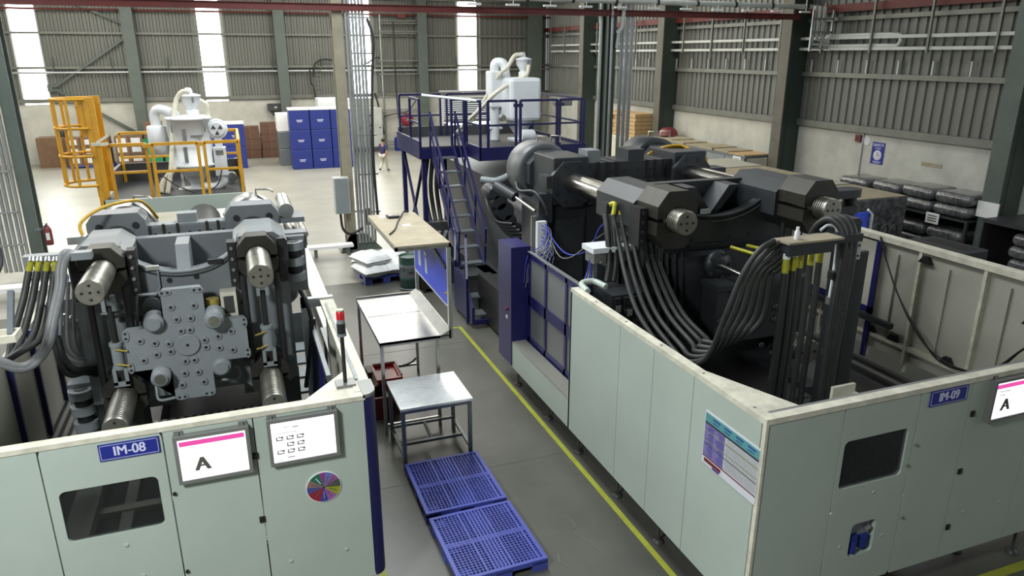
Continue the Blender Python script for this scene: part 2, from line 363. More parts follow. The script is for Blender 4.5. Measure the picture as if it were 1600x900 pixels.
# roller shutter, part open
dr = struct('door_1', MB().box(13.1, BW - .06, 0, 13.3, BW + .02, 3.4).box(16.95, BW - .06, 0, 17.15, BW + .02, 3.4).box(13.1, BW - .06, 3.2, 17.15, BW + .02, 3.42), 'white_paint')
for i in range(11):
    m = MB(); z = 1.72 + i * .138; m.box(13.3, BW + .02, z, 16.95, BW + .07, z + .115); part('shutter_slat', m, 'girt', dr)
m = MB(); m.box(13.3, BW + .01, 1.62, 16.95, BW + .09, 1.72); part('bottom_rail', m, 'bezel', dr)
m = MB(); m.box(13.0, BW - .1, 3.42, 17.2, BW + .0, 3.7); part('shutter_box', m, 'white_paint', dr)
# right wall
m = MB(); m.box(RW, FW_, 0, RW + .25, BW + .25, ZB); wr = struct('wall_right', m, 'plaster')
sheets(wr, 38, lambda i: (RW - .0 + .06, 9.0 + 1.06 * (i + 1), ZB), -pi / 2)
for z, h in ((ZB + .06, .24), (5.28, .16), (7.2, .14), (9.2, .14)): girt(wr, (RW - .1, 8, z), (RW - .1, BW, z), h)
m = MB(); m.bar((RW - .22, 8, 7.55), (RW - .22, BW, 7.55), .08, .26); part('sprinkler_beam', m, 'oxide_red', wr)
for z in (6.18, 6.55):
    m = MB(); m.box(RW - .42, 14.6, z - .05, RW - .28, 47, z + .05); part('cable_tray', m, 'pipe_white', wr)
for i in range(15):
    y = 15.4 + 2.25 * i
    m = MB(); m.bar((RW - .45, y, 6.05), (RW - .45, y, 7.75), .07); part('tray_hanger', m, 'girt', wr)
for i in range(22):
    y = 15.0 + 1.32 * i
    m = MB(); m.bar((RW - .08, y, 5.36), (RW - .08, y, 5.8), .055); part('sheet_bracket', m, 'pipe_white', wr)
m = MB(); m.tube([(RW - .34, 22.3, 6.62), (RW - .34, 19.2, 6.62), (RW - .34, 18.8, 6.5), (RW - .34, 18.9, 6.27), (RW - .34, 19.4, 6.27), (RW - .34, 22.3, 6.27)], .07, 8, 4); part('chilled_water_pipe', m, 'pipe_white', wr)
# left and front walls, roof
m = MB(); m.box(LW - .2, FW_, 0, LW, BW + .25, ZB); wl = struct('wall_left', m, 'plaster'); m = MB(); m.box(LW - .12, FW_, ZB, LW - .05, BW, ZT); part('cladding_run', m, 'cladding', wl)
m = MB(); m.box(LW, FW_ - .2, 0, RW, FW_, ZB); wf = struct('wall_front', m, 'plaster'); m = MB(); m.box(LW, FW_ - .12, ZB, RW, FW_ - .05, ZT); part('cladding_run', m, 'cladding', wf)
m = MB(); m.box(LW - .2, FW_ - .2, RF, RW + .3, BW + .3, RF + .15); struct('ceiling', m, 'roof_sheet')

# ================================================================= columns
def ibeam_col(x, y, z1, wx, dy, mts, label, axis='y'):
    # axis y: flanges face -y/+y ; axis x: flanges face -x/+x
    t = thing('steel_column', label, 'column', (x, y, 0)); f = MB(); wbm = MB()
    if axis == 'y':
        f.box(x - wx / 2, y - dy / 2, 0, x + wx / 2, y - dy / 2 + .05, z1).box(x - wx / 2, y + dy / 2 - .05, 0, x + wx / 2, y + dy / 2, z1)
        wbm.box(x - .04, y - dy / 2 + .05, 0, x + .04, y + dy / 2 - .05, z1)
    else:
        f.box(x - dy / 2, y - wx / 2, 0, x - dy / 2 + .05, y + wx / 2, z1).box(x + dy / 2 - .05, y - wx / 2, 0, x + dy / 2, y + wx / 2, z1)
        wbm.box(x - dy / 2 + .05, y - .08, 0, x + dy / 2 - .05, y + .08, z1)
    part('flange', f, mts[0], t); part('web', wbm, mts[1], t)
    b = MB(); b.box(x - .38, y - .38, 0, x + .38, y + .38, .05); part('base_plate', b, 'column_green', t)
    return t
for x, lb in ((-4.95, 'green steel column on the back wall left of the second bright strip'), (3.15, 'green steel column on the back wall behind the tall blue crate stack'), (11.85, 'green steel column on the back wall right of the red hose reel'), (19.6, 'green steel column in the far right corner behind the white hopper')):
    ibeam_col(x, BW - .5, RF - .05, .62 if x < 15 else 1.0, .5, ('column_green', 'column_green'), lb)
def rcol(y, lb, mts):
    t = thing('steel_column', lb, 'column', (RW - .5, y, 0)); x0 = RW - .95
    m = MB(); m.box(x0, y - .27, 0, x0 + .06, y + .27, RF - .05); part('flange', m, mts[0], t)
    m = MB(); m.box(x0 + .06, y - .2, 0, RW - .02, y - .02, RF - .05); part('web', m, mts[1], t)
    m = MB(); m.box(x0 + .3, y - .22, 0, x0 + .36, y - .2, RF - .05); part('stiffener', m, mts[1], t); return t
rcA = rcol(14.3, 'nearest green column on the right wall, with a white notice on its face', ('column_green', 'column_green'))
rcB = rcol(23.5, 'green and tan column on the right wall under the pipe junction', ('column_tan', 'column_dark'))
rcC = rcol(32.4, 'dark tan-edged column on the right wall above the brown carton stack', ('column_tan', 'column_dark'))
rcD = rcol(41.2, 'far dark column on the right wall beside the white hopper platform', ('column_tan', 'column_dark'))
n = MB(); p = aty(1538, 321, 13.85); n.box(RW - 1.0, 13.98, 1.55, RW - .955, 14.62, 2.0); part('notice', n, 'white', rcA, 'white paper notice')
# middle columns with bundles of conduits
def midcol(x, y, lb, mts, conds):
    t = ibeam_col(x, y, RF - .05, .3, .5, mts, lb)
    for (dx, dy, r) in conds:
        c = MB(); c.cyl((x + dx, y + dy, .25), (x + dx, y + dy, 10.8), r, 10); part('conduit', c, 'conduit', t)
    return t
c1 = midcol(3.14, 23.1, 'tan column with a bundle of silver conduits beside the white sacks', ('column_tan_light', 'column_green'), [(.24 + .1 * i, -.28 + .03 * (i % 2), .042) for i in range(6)])
for z in (1.2, 2.4, 3.6, 4.8, 6.0, 7.0):
    m = MB(); m.box(3.52, 22.86, z, 4.1, 22.9, z + .05); part('conduit_clamp', m, 'conduit', c1)
m = MB(); m.tube([(4.02, 22.9, 7.0), (4.16, 22.85, 6.4), (4.06, 22.88, 5.2), (3.95, 22.8, 3), (4.0, 22.8, .6)], .045, 8); part('black_cable', m, 'rubber', c1)
m = MB(); m.prism([(2.75, 0), (3.28, 0), (3.28, .55), (3.1, .55)], 'y', 22.85, 22.9); m.prism([(3.28, 0), (4.1, 0), (3.6, .55), (3.28, .55)], 'y', 22.85, 22.9); part('base_gusset', m, 'column_green', c1)
c2 = midcol(-5.5, 23.2, 'column at the left edge carrying silver conduits and a fire extinguisher', ('column_green', 'column_dark'), [(-.22 - .12 * i, -.3 + .03 * (i % 2), .045) for i in range(6)])
for z in (1.0, 1.9, 3.0, 4.2):
    m = MB(); m.box(-6.5, 22.82, z, -5.75, 22.86, z + .05); part('conduit_clamp', m, 'conduit', c2)
m = MB(); m.tube([(-6.6, 22.7, 6.5), (-6.75, 22.6, 4), (-6.55, 22.5, 2), (-6.2, 22.3, 1.0), (-6.3, 22.0, .45), (-6.9, 21.8, .12)], .055, 8); part('black_cable', m, 'rubber', c2)
c3 = midcol(12.15, 23.1, 'dark column with silver conduits standing behind the black press', ('column_dark', 'column_green'), [(.34 + .09 * i, -.25 + .03 * (i % 2), .036) for i in range(6)] + [(-.35, -.1, .06), (-.05, -.32, .05)])
# ---- things on the columns
t = thing('electrical_box', 'grey electrical enclosure on the tan column', 'electrical box', (3.0, 22.78, 1.3))
m = MB(); m.bev(2.64, 22.5, 1.3, 3.12, 22.8, 2.42, .02); part('cabinet', m, 'pipe_white', t); m = MB(); m.box(2.68, 22.485, 1.34, 3.08, 22.5, 2.38); part('door', m, 'press_grey_light', t)
m = MB(); m.tube([(2.8, 22.6, 1.3), (2.85, 22.6, .8), (3.1, 22.7, .6), (3.5, 22.8, .75)], .04, 8); part('cable', m, 'rubber', t)
def extinguisher(x, y, z, lb, mt='red_dark'):
    t = thing('fire_extinguisher', lb, 'fire extinguisher', (x, y, z))
    m = MB(); m.lathe([(.02, z + .02), (.09, z), (.1, z + .06), (.1, z + .42), (.06, z + .52), (.03, z + .54)], (x, y, 0), 'z', 14); part('cylinder', m, mt, t)
    m = MB(); m.box(x - .015, y - .06, z + .54, x + .015, y + .05, z + .6); part('valve', m, 'black', t)
    m = MB(); m.tube([(x, y - .05, z + .57), (x - .11, y - .06, z + .45), (x - .11, y - .03, z + .15)], .014, 6); part('hose', m, 'rubber', t)
    m = MB(); m.box(x - .04, y - .102, z + .15, x + .05, y - .09, z + .35); part('label', m, 'poster_white', t)
p = aty(76, 365, 22.8); extinguisher(p.x, 22.75, p.z - .3, 'red fire extinguisher hanging on the left edge column')
m = MB(); m.box(p.x - .3, 22.8, p.z + .1, p.x + .05, 22.87, p.z + .15); part('extinguisher_hook', m, 'bench_grey', c2)
p = aty(574, 335, 23.0); extinguisher(p.x + .02, 22.95, p.z - .32, 'dark red extinguisher half hidden behind the tan column conduits')
m = MB(); m.box(p.x - .4, 23.0, p.z + .1, p.x + .05, 23.06, p.z + .15); part('extinguisher_hook', m, 'bench_grey', c1)
# ---- overhead beams and pipes
t = thing('red_beam', 'dark red steel beam running the width of the hall under the roof', 'beam', (3, 23, 7.2))
m = MB(); m.box(LW, 22.76, 7.2, 19.8, 22.8, 7.38).box(LW, 22.7, 7.37, 19.8, 22.82, 7.39).box(LW, 22.7, 7.19, 19.8, 22.82, 7.21); part('beam_web', m, 'oxide_red', t)
t = thing('water_pipe', 'long white water pipe under the roof in front of the red beam', 'pipe', (13, 22.5, 7.6))
m = MB(); m.cyl((6.2, 22.5, 7.66), (20.3, 22.5, 7.62), .085, 12); part('pipe', m, 'pipe_white', t)
for i in range(9):
    x = 7.4 + 1.55 * i; m = MB(); m.lathe([(.1, -.04), (.1, .04)], (x, 22.5, 7.655 - .003 * i), 'x', 12); m.box(x - .02, 22.48, 7.7, x + .02, 22.52, 9.0); part('pipe_clamp', m, 'black', t)
for i in range(11):
    x = 7.0 + 1.25 * i; z = 7.42
    m = MB(); m.box(x, 22.42, z, x + .42, 22.54, z + .06).box(x + .2, 22.42, z + .06, x + .22, 22.44, 8.6); part('support_channel', m, 'white', t)
t = thing('pipe_riser', 'ladder of white pipes dropping from the roof pipe at the right column', 'pipes', (20.2, 22.2, 6.2))
for i in range(3):
    x = 19.75 + i * .22; m = MB(); m.tube([(x, 22.0, 7.62), (x, 22.0, 6.5 - .15 * (i == 0)), (RW - .35, 21.9, 6.3 + .1 * i)], .07, 8, 1); part('riser_pipe', m, 'pipe_white', t)
m = MB()
for z in (6.2, 6.75, 7.2): m.bar((19.6, 21.9, z), (20.5, 21.9, z), .06)
m.bar((19.6, 21.9, 6.1), (19.6, 21.9, 7.5), .06); m.bar((20.5, 21.9, 6.1), (20.5, 21.9, 7.5), .06); part('riser_frame', m, 'conduit', t)
for z in (6.9,):
    m = MB(); m.tube([(12.45, 22.7, 8.5), (12.45, 22.7, 7.0), (12.35, 22.75, 6.7), (12.3, 22.78, 6.2)], .07, 8); part('drop_pipe', m, 'pipe_white', c3)
# ================================================================= left machine: guard enclosure
GY, GZ, GX = 6.9, 2.65, 0.965
t = thing('machine_guard', 'pale green safety guard of the left machine with a blue corner post and inspection window', 'machine guard', (-.7, GY, 0))
g8 = t
def fpanel(x0, x1, hole=None, y=GY, z0=.42, z1=2.6, par=None, nm='front_panel', hole2=None):
    m = MB(); x0 += .006; x1 -= .006
    if hole2:
        zm = (hole[1] + hole2[3]) / 2; m.holed((x0, zm, x1, z1), hole, y, y + .05, rad=.06); m.holed((x0, z0, x1, zm), hole2, y, y + .05, rad=.06)
    elif hole: m.holed((x0, z0, x1, z1), hole, y, y + .05, rad=.06)
    else: m.box(x0, y, z0, x1, y + .05, z1)
    return part(nm, m, 'guard_paint', par)
fpanel(-3.9, -1.98, par=t); p2 = fpanel(-1.98, -.955, (-1.885, 1.6, -1.05, 2.145), par=t); fpanel(-.955, -.14, par=t); fpanel(-.14, .955, par=t)
m = MB(); m.box(-1.9, GY + .02, 1.58, -1.04, GY + .03, 2.16); part('window_pane', m, 'pane_tint', p2, 'tinted inspection window')
def latch(x, y, z, par):
    m = MB(); m.box(x - .028, y - .014, z - .034, x + .028, y, z + .034).box(x - .01, y - .022, z - .02, x + .01, y - .014, z + .02); part('latch', m, 'black', par)
def knob(x, y, z, par, mt='black', r=.018):
    m = MB(); m.cyl((x, y, z), (x, y - .02, z), r, 10); part('screw', m, mt, par)
for u, v in ((399, 712), (410, 811)):
    q = aty(u, v, GY); latch(q.x, GY, q.z, t)
for u, v in ((273, 771), (293, 892)):
    q = aty(u, v, GY); knob(q.x, GY, q.z, t)
for u, v in ((198, 852), (542, 858), (455, 877), (225, 899)):
    q = aty(u, v, GY); m = MB(); m.lathe([(.012, -.004), (.022, -.004), (.022, 0)], (q.x, GY, q.z), 'y', 12); part('plug', m, 'guard_paint', t)
# cream top rail, corner and side wall
m = MB(); m.box(-3.9, GY - .01, 2.6, GX, GY + .11, GZ); part('top_rail', m, 'trim_cream', t)
m = MB(); m.box(-3.9, GY + .11, 2.57, GX - .05, GY + .16, 2.62); part('inner_rail', m, 'guard_inner', t)
m = MB(); m.prism([(.36, GY + .1), (GX, GY + .1), (GX, GY + .85)], 'z', 2.585, 2.64); part('corner_plate', m, 'trim_cream', t)
m = MB(); m.prism([(GX - .005, GY)] + [(GX + .12 * sin(a * pi / 16), GY + .14 - .14 * cos(a * pi / 16)) for a in range(9)] + [(GX + .12, GY + .35), (GX - .005, GY + .35)], 'z', .42, 2.62); part('corner_post', m, 'deep_blue', t, 'dark blue rounded corner post')
m = MB(); m.prism([(GX - .02, GY - .01)] + [(GX + .125 * sin(a * pi / 16), GY + .14 - .15 * cos(a * pi / 16)) for a in range(9)] + [(GX + .125, GY + .36), (GX - .02, GY + .36)], 'z', 2.62, 2.66); part('corner_cap', m, 'bezel', t)
for k in range(3):
    y0, y1 = 7.26 + k * 1.0, 7.26 + (k + 1) * 1.0
    m = MB(); m.box(.98, y0 + .005, .42, 1.03, y1 - .005, 2.6); s_ = part('side_panel', m, 'guard_paint', t)
    m = MB(); m.box(.90, y0 + .2, .6, .98, y0 + .25, 2.56).box(.92, y0 + .62, .6, .98, y0 + .66, 2.56); part('stiffener', m, 'guard_inner', s_)
m = MB(); m.box(.88, 7.0, 2.6, 1.07, 10.3, 2.65); part('side_rail', m, 'trim_cream', t)
m = MB(); m.box(.93, 7.3, 2.65, .96, 10.0, 2.665); part('rail_slot', m, 'bench_grey', t)
m = MB(); m.box(.62, 10.2, .5, .72, 10.3, 2.68).box(.62, 10.2, 2.55, 1.07, 10.3, 2.68); part('end_frame', m, 'white_paint', t)
m = MB(); m.bar((.72, 10.15, 2.4), (.72, 8.0, 2.4), .05, .08).bar((.76, 10.15, .6), (.76, 10.15, 2.4), .07); part('door_track', m, 'bench_grey', t)
for y in (9.0, 9.9):
    m = MB(); m.bar((.74, y, 2.3), (.62, y - .15, .6), .06); part('blue_strut', m, 'deep_blue', t)
# inner left wall with blue posts, walk-on grates
m = MB(); m.box(-2.86, 7.0, .5, -2.8, 13.2, 2.6); wl8 = part('inner_wall', m, 'guard_inner', t)
for y in (8.35, 9.35, 10.4, 11.5, 12.5):
    m = MB(); m.box(-2.8, y, .5, -2.74, y + .06, 2.6); part('blue_post', m, 'deep_blue', t)
m = MB(); m.bar((-2.78, 11.5, 1.9), (-2.78, 13.0, 2.6), .06); part('blue_brace', m, 'deep_blue', t)
m = MB(); m.box(-2.8, 7.05, 1.06, -1.86, 13, 1.1); part('walk_grate', m, 'grate', t)
m = MB(); m.box(-1.84, 7.05, 1.02, .3, 10.4, 1.06); part('walk_grate', m, 'grate', t)
m = MB(); m.box(.3, 7.05, 1.06, .86, 10.2, 1.1); part('walk_grate', m, 'grate', t)
for k in range(4):
    m = MB(); m.box(.3, 10.25 + .55 * k, 1.2, .86, 10.62 + .55 * k, 1.24); part('step_plate', m, 'press_grey_light', t)
m = MB(); m.box(.28, 10.2, 1.1, .32, 12.6, 1.5).box(.86, 10.2, 1.1, .9, 12.6, 1.6).box(.28, 12.5, 1.1, .9, 12.56, 1.7); part('step_frame', m, 'press_grey', t)
for x in (-3.2, -1.4, .6):
    m = MB(); m.cyl((x, 7.05, .03), (x, 7.05, .5), .02, 8); m.cyl((x, 7.05, 0), (x, 7.05, .05), .07, 12); part('levelling_foot', m, 'bezel', t)
m = MB(); m.box(-2.86, 7.0, 1.2, -2.74, 7.12, 2.6); part('corner_cover', m, 'press_grey_light', t)
q = aty(16, 528, 7.5); m = MB(); m.box(q.x - .5, 7.5, q.z - .04, q.x + .04, 7.53, q.z + .02).box(q.x - .5, 7.7, q.z - .04, q.x + .04, 7.73, q.z + .02).box(q.x + .01, 7.53, q.z - .04, q.x + .04, 7.7, q.z + .02).box(q.x - .5, 7.5, q.z - .05, q.x + .04, 7.73, q.z - .04); part('cable_tray', m, 'trim_cream', t)
m = MB(); m.box(q.x - .45, 7.6, .5, q.x - .38, 7.68, q.z - .05); part('tray_post', m, 'press_grey_light', t)
m = MB(); m.bar((q.x - .02, 7.6, q.z), aty(17, 455, 7.9), .05); part('grey_arm', m, 'bench_grey', t)
# ---- sign, screens, wheel
def im_sign(word, x0, x1, z0, z1, y, lb):
    t = thing('machine_sign', lb, 'sign', ((x0 + x1) / 2, y, z0)); m = MB(); m.box(x0, y - .012, z0, x1, y, z1); part('sign_plate', m, 'sign_blue', t)
    m = MB(); e = .012
    for a in ((x0 + e, z0 + e, x1 - e, z0 + e + .004), (x0 + e, z1 - e - .004, x1 - e, z1 - e), (x0 + e, z0 + e, x0 + e + .004, z1 - e), (x1 - e - .004, z0 + e, x1 - e, z1 - e)): m.box(a[0], y - .014, a[1], a[2], y - .012, a[3])
    part('sign_border', m, 'letter_lilac', t)
    text('lettering', word, (z1 - z0) * .80, 'letter_lilac', t, ((x0 + x1) / 2, y - .0135, (z0 + z1) / 2), bold=.0035, squash=.86)
im_sign('IM-08', -1.497, -.985, 2.395, 2.565, GY, 'blue sign reading IM-08 on the left guard')
def monitor(x0, x1, z0, z1, y, lb, kind):
    t = thing('wall_monitor', lb, 'monitor', ((x0 + x1) / 2, y, z0)); e = .035; d = .07
    m = MB(); m.box(x0, y - d, z0, x1, y - .001, z0 + e).box(x0, y - d, z1 - e, x1, y - .001, z1).box(x0, y - d, z0 + e, x0 + e, y - .001, z1 - e).box(x1 - e, y - d, z0 + e, x1, y - .001, z1 - e).box(x0 + e, y - .03, z0 + e, x1 - e, y - .001, z1 - e); part('bezel', m, 'bezel', t)
    m = MB(); m.box(x0 + e, y - .058, z0 + e, x1 - e, y - .03, z1 - e); part('screen', m, 'screen_white', t)
    w, h = x1 - x0, z1 - z0; yy = y - .0585
    if kind == 'A':
        m = MB(); m.box(x0 + e + .012, yy - .001, z1 - e - .075, x1 - e - .012, yy, z1 - e - .025); part('header_bar', m, 'screen_pink', t)
        text('grade_letter', 'A', .2, 'letter_dark', t, (x0 + w * .34, yy - .0005, z0 + h * .36), bold=.01)
        text('caption', 'Performance', .034, 'poster_white', t, (x0 + e + .07, yy - .0005, z0 + h * .71), align='LEFT')
        text('caption', 'Grade', .034, 'poster_white', t, (x0 + e + .07, yy - .0005, z0 + h * .62), align='LEFT')
    else:
        m = MB(); m.box(x0 + .08, yy - .001, z1 - .16, x0 + .3, yy, z1 - .155); part('rule_line', m, 'bezel', t)
        for i in range(3):
            for j in range(3):
                if (i, j) == (1, 0): continue
                xx = x0 + .075 + .1 * j; zz = z1 - .24 - .075 * i
                m = MB(); m.box(xx, yy - .001, zz, xx + .07, yy, zz + .012).box(xx, yy - .001, zz + .012, xx + .012, yy, zz + .045).box(xx + .05, yy - .001, zz + .02, xx + .07, yy, zz + .045).box(xx + .02, yy - .001, zz + .034, xx + .05, yy, zz + .045); part('page_icon', m, 'bezel', t)
        m = MB(); m.box(x0 + .15, yy - .001, z1 - .1, x0 + .21, yy, z1 - .094).box(x0 + .24, yy - .001, z1 - .11, x0 + .3, yy, z1 - .1).box(x0 + .08, yy - .001, z1 - .13, x0 + .12, yy, z1 - .127).box(x0 + .07, yy - .001, z0 + .05, x0 + .14, yy, z0 + .055).box(x0 + .17, yy - .001, z0 + .07, x0 + .24, yy, z0 + .08); part('fine_print', m, 'bezel', t, stuff=True)
    for xx in (x0 + .05, x1 - .05):
        m = MB(); m.cyl((xx, y - .02, z1), (xx, y - .02, z1 + .03), .012, 8); m.box(xx - .04, y - .012, z1, xx + .04, y - .002, z1 + .035); part('mount', m, 'bezel', t)
    return t
monitor(-.865, -.185, 2.035, 2.545, GY, 'lit screen with a pink header and a large letter A on the left guard', 'A')
monitor(-.018, .668, 2.05, 2.562, GY, 'lit screen with a page of small icons on the left guard', 'B')
t = thing('colour_wheel', 'round multicoloured status wheel fixed below the icon screen', 'chart', (.476, GY, 1.677)); R_ = .172
m = MB(); m.lathe([(R_ + .008, -.012), (R_ + .008, 0)], (.476, GY, 1.677), 'y', 40); part('backing_disc', m, 'white', t)
cols = [(0, 33, (.06, .07, .06)), (33, 62, (.26, .08, .24)), (62, 88, (.12, .15, .45)), (88, 110, (.25, .05, .20)), (110, 150, (.015, .13, .07)), (150, 180, (.25, .13, .13)), (180, 207, (.05, .06, .25)), (207, 262, (.25, .015, .03)), (262, 290, (.03, .05, .27)), (290, 325, (.28, .09, .30)), (325, 360, (.27, .29, .01))]
for i, (a, b, c) in enumerate(cols):
    mat('wheel_%d' % i, c, .45, 0, 0)
    pts = [(.476, 1.677)] + [(.476 + R_ * cos(radians(a + (b - a) * k / 6 - 8)), 1.677 + R_ * sin(radians(a + (b - a) * k / 6 - 8))) for k in range(7)]
    m = MB(); m.prism(pts, 'y', GY - .0145, GY - .012); sg = part('segment', m, 'wheel_%d' % i, t)
    am = radians((a + b) / 2 - 8); p0 = Vector((.476 + .055 * cos(am), GY - .0148, 1.677 + .055 * sin(am))); p1 = Vector((.476 + .14 * cos(am), GY - .0148, 1.677 + .14 * sin(am)))
    m = MB(); m.bar(p0, p1, .003, .009); part('print_line', m, 'poster_white' if i in (4, 8) else 'letter_dark', sg)
m = MB(); m.cyl((.476, GY, 1.677), (.476, GY - .022, 1.677), .008, 10); part('hub_pin', m, 'black', t)
# ---- signal tower lamp
q = aty(552, 611, 7.15); t = thing('signal_tower', 'red and black signal lamp on a black pole at the left guard corner', 'signal lamp', (q.x, 7.2, GZ))
bx, by = .82, 7.25
m = MB(); m.box(bx - .1, by - .09, 2.64, bx + .1, by + .09, 2.67); part('base_plate', m, 'bezel', t)
m = MB(); m.cyl((bx, by, 2.67), (bx, by, 3.22), .021, 10); part('pole', m, 'black', t)
m = MB(); m.cyl((bx, by, 3.20), (bx, by, 3.23), .05, 16).cyl((bx, by, 3.34), (bx, by, 3.385), .042, 16); part('collar', m, 'press_grey_light', t)
m = MB(); m.cyl((bx, by, 3.23), (bx, by, 3.34), .045, 16); part('black_segment', m, 'black', t)
m = MB(); m.lathe([(.042, 3.385), (.042, 3.46), (.03, 3.475)], (bx, by, 0), 'z', 16); part('red_lamp', m, 'red_plastic', t)
m = MB(); m.cyl((bx, by, 3.475), (bx, by, 3.49), .036, 16); part('cap', m, 'trim_cream', t)

# ================================================================= shared press pieces
def octagon(cx, cz, r, cut=.414): return [(cx + r * a, cz + r * b) for a, b in ((-cut, 1), (cut, 1), (1, cut), (1, -cut), (cut, -1), (-cut, -1), (-1, -cut), (-1, cut))]
def tie_bar(par, x, z, y0, y1, r, thr, mt, tmt):
    m = MB(); m.lathe([(r * .93, y0), (r, y0 + .012), (r, y0 + .05)], (x, 0, z), 'y', 28)
    yy = y0 + .066
    while yy < thr: m.lathe([(r * .97, yy), (r, yy + .006), (r, yy + .022), (r * .97, yy + .028)], (x, 0, z), 'y', 24); yy += .044
    b = part('tie_bar', m, tmt, par)
    m = MB(); m.cyl((x, y0 + .03, z), (x, thr + .06, z), r * .92, 24); part('thread_root', m, 'nut_brown', b)
    m = MB(); m.cyl((x, thr + .04, z), (x, y1, z), r, 28); part('bar_shaft', m, mt, b)
    for k, (dx, dz) in enumerate(((0, 0), (.55, 0), (-.55, 0), (0, .55), (0, -.55))):
        m = MB(); m.cyl((x + dx * r, y0 - .004, z + dz * r), (x + dx * r, y0 + .01, z + dz * r), r * .115, 10); part('bolt_hole', m, 'black', b)
    return b
def split_nut(par, x, z, y0, y1, r, ri, mt, gap=.02, rv=None):
    rv = rv or r
    for sgn in (1, -1):
        pts = octagon(0, 0, r, .5); half = [(a, b) for a, b in pts if b * sgn > 0]
        if sgn > 0: half = [(-r, gap), (-r, rv * .5), (-r * .5, rv), (r * .5, rv), (r, rv * .5), (r, gap)]
        else: half = [(r, -gap), (r, -rv * .5), (r * .5, -rv), (-r * .5, -rv), (-r, -rv * .5), (-r, -gap)]
        a0 = math.asin(min(1, gap / ri)); arc = [(ri * cos(a0 + (pi - 2 * a0) * k / 12), sgn * ri * sin(a0 + (pi - 2 * a0) * k / 12)) for k in range(13)]
        if sgn < 0: arc = arc[::-1]
        m = MB(); m.prism([(x + a, z + b) for a, b in half + arc], 'y', y0, y1); part('split_nut', m, mt, par)
def hose(par, pts, r, mt='hose_dusty', nm='hose', n=10):
    m = MB(); m.tube(pts, r, n); return part(nm, m, mt, par)

# ================================================================= left press (grey)
t = thing('injection_press', 'grey two-platen injection press standing inside the left guard', 'machine', (-.72, 9.5, 0)); p8 = t
XL, XR, ZU, ZD = -1.538, .098, 3.71, 2.17; CX = -.74
# moving platen: dipped front plate, straight rear plate, rib between
dip = [(CX + .64 * cos(a), 3.92 - .37 * sin(a) ** 1.1) for a in [pi * k / 16 for k in range(17)]]
poly = [(-1.92, 2.0), (.44, 2.0), (.44, 3.82), (.3, 3.92)] + dip + [(-1.78, 3.92), (-1.92, 3.82)]
m = MB(); m.prism(poly, 'y', 9.1, 9.3); mp = part('moving_platen', m, 'press_grey', t)
m = MB(); m.prism([(-1.92, 2.0), (.44, 2.0), (.44, 3.72), (.3, 3.84), (-1.78, 3.84), (-1.92, 3.72)], 'y', 9.75, 9.9); part('rear_plate', m, 'press_grey', mp)
m = MB(); m.prism([(-1.92, 2.0), (.44, 2.0), (.44, 3.42), (-1.92, 3.42)], 'y', 9.3, 9.75); part('platen_core', m, 'press_grey', mp)
m = MB(); m.prism([(9.12, 3.45), (9.18, 3.6), (9.32, 3.83), (9.76, 3.83), (9.76, 3.4)], 'x', CX - .075, CX + .075); part('centre_rib', m, 'press_grey_light', mp)
lip = [(p[0], 9.1, p[1]) for p in dip]; m = MB(); m.tube(lip, .022, 6, 2); part('dip_lip', m, 'press_grey_light', mp)
m = MB(); m.tube([(p[0], 9.085, p[1] - .05) for p in dip], .009, 5, 2); part('sensor_cable', m, 'black', mp)
for x in (XL, XR):
    m = MB(); sgh = -1 if x < -.7 else 1; m.prism([(x + sgh * .05 + .31 * a, ZU + .245 * b) for a, b in octagon(0, 0, 1, .5)], 'y', 9.06, 9.9); part('corner_hub', m, 'press_grey', mp)
    m = MB(); m.prism(octagon(x, ZD, .3, .45), 'y', 9.06, 9.9); part('corner_hub', m, 'press_grey', mp)
for x0, x1 in ((-1.95, -1.45), (0, .46)):
    m = MB(); m.box(x0, 9.3, .95, x1, 9.88, 2.05); part('platen_foot', m, 'press_charcoal', mp)
for (u, v) in ((265, 438), (307, 432), (268, 452), (380, 472), (190, 500), (205, 520), (218, 498)):
    q = aty(u, v, 9.1); m = MB(); m.cyl((q.x, 9.092, q.z), (q.x, 9.11, q.z), .032, 12); part('bolt_hole', m, 'black', mp)
m = MB(); q = aty(238, 418, 9.08); m.box(q.x - .07, 9.05, q.z - .025, q.x + .07, 9.1, q.z + .02); part('limit_switch', m, 'galvanized', mp)
m = MB(); m.tube([(q.x + .05, 9.07, q.z - .02), (q.x + .05, 9.08, q.z - .25), (q.x - .12, 9.07, q.z - .5)], .012, 6, 1); part('lube_pipe', m, 'press_grey_light', mp)
q = aty(337, 408, 9.08); m = MB(); m.box(q.x - .09, 9.05, q.z - .02, q.x + .07, 9.1, q.z + .03); part('cable_clip', m, 'black', mp)
for x, z in ((XL, ZU), (XR, ZU), (XL, ZD), (XR, ZD)):
    up = z > 3
    split_nut(t, x, z, 8.82, 9.08, .23, .146, 'nut_brown', .02, .26)
    sg = 1 if x < -.7 else -1
    if up:
        m = MB(); m.box(x + sg * .24, 8.94, z - .36, x + sg * .33, 9.12, z + .18); kb = part('nut_guide', m, 'black', t)
        for k in range(4):
            m = MB(); m.cyl((x + sg * .285, 8.91, z - .28 + .13 * k), (x + sg * .285, 8.94, z - .28 + .13 * k), .02, 8); part('bolt', m, 'bezel', kb)
        m = MB(); m.box(x - sg * .33, 8.94, z - .36, x - sg * .24, 9.12, z + .18); part('nut_guide', m, 'black', t)
    tie_bar(t, x, z, 8.0, 11.2, .138, 8.95, 'steel_bright', 'steel_worn')
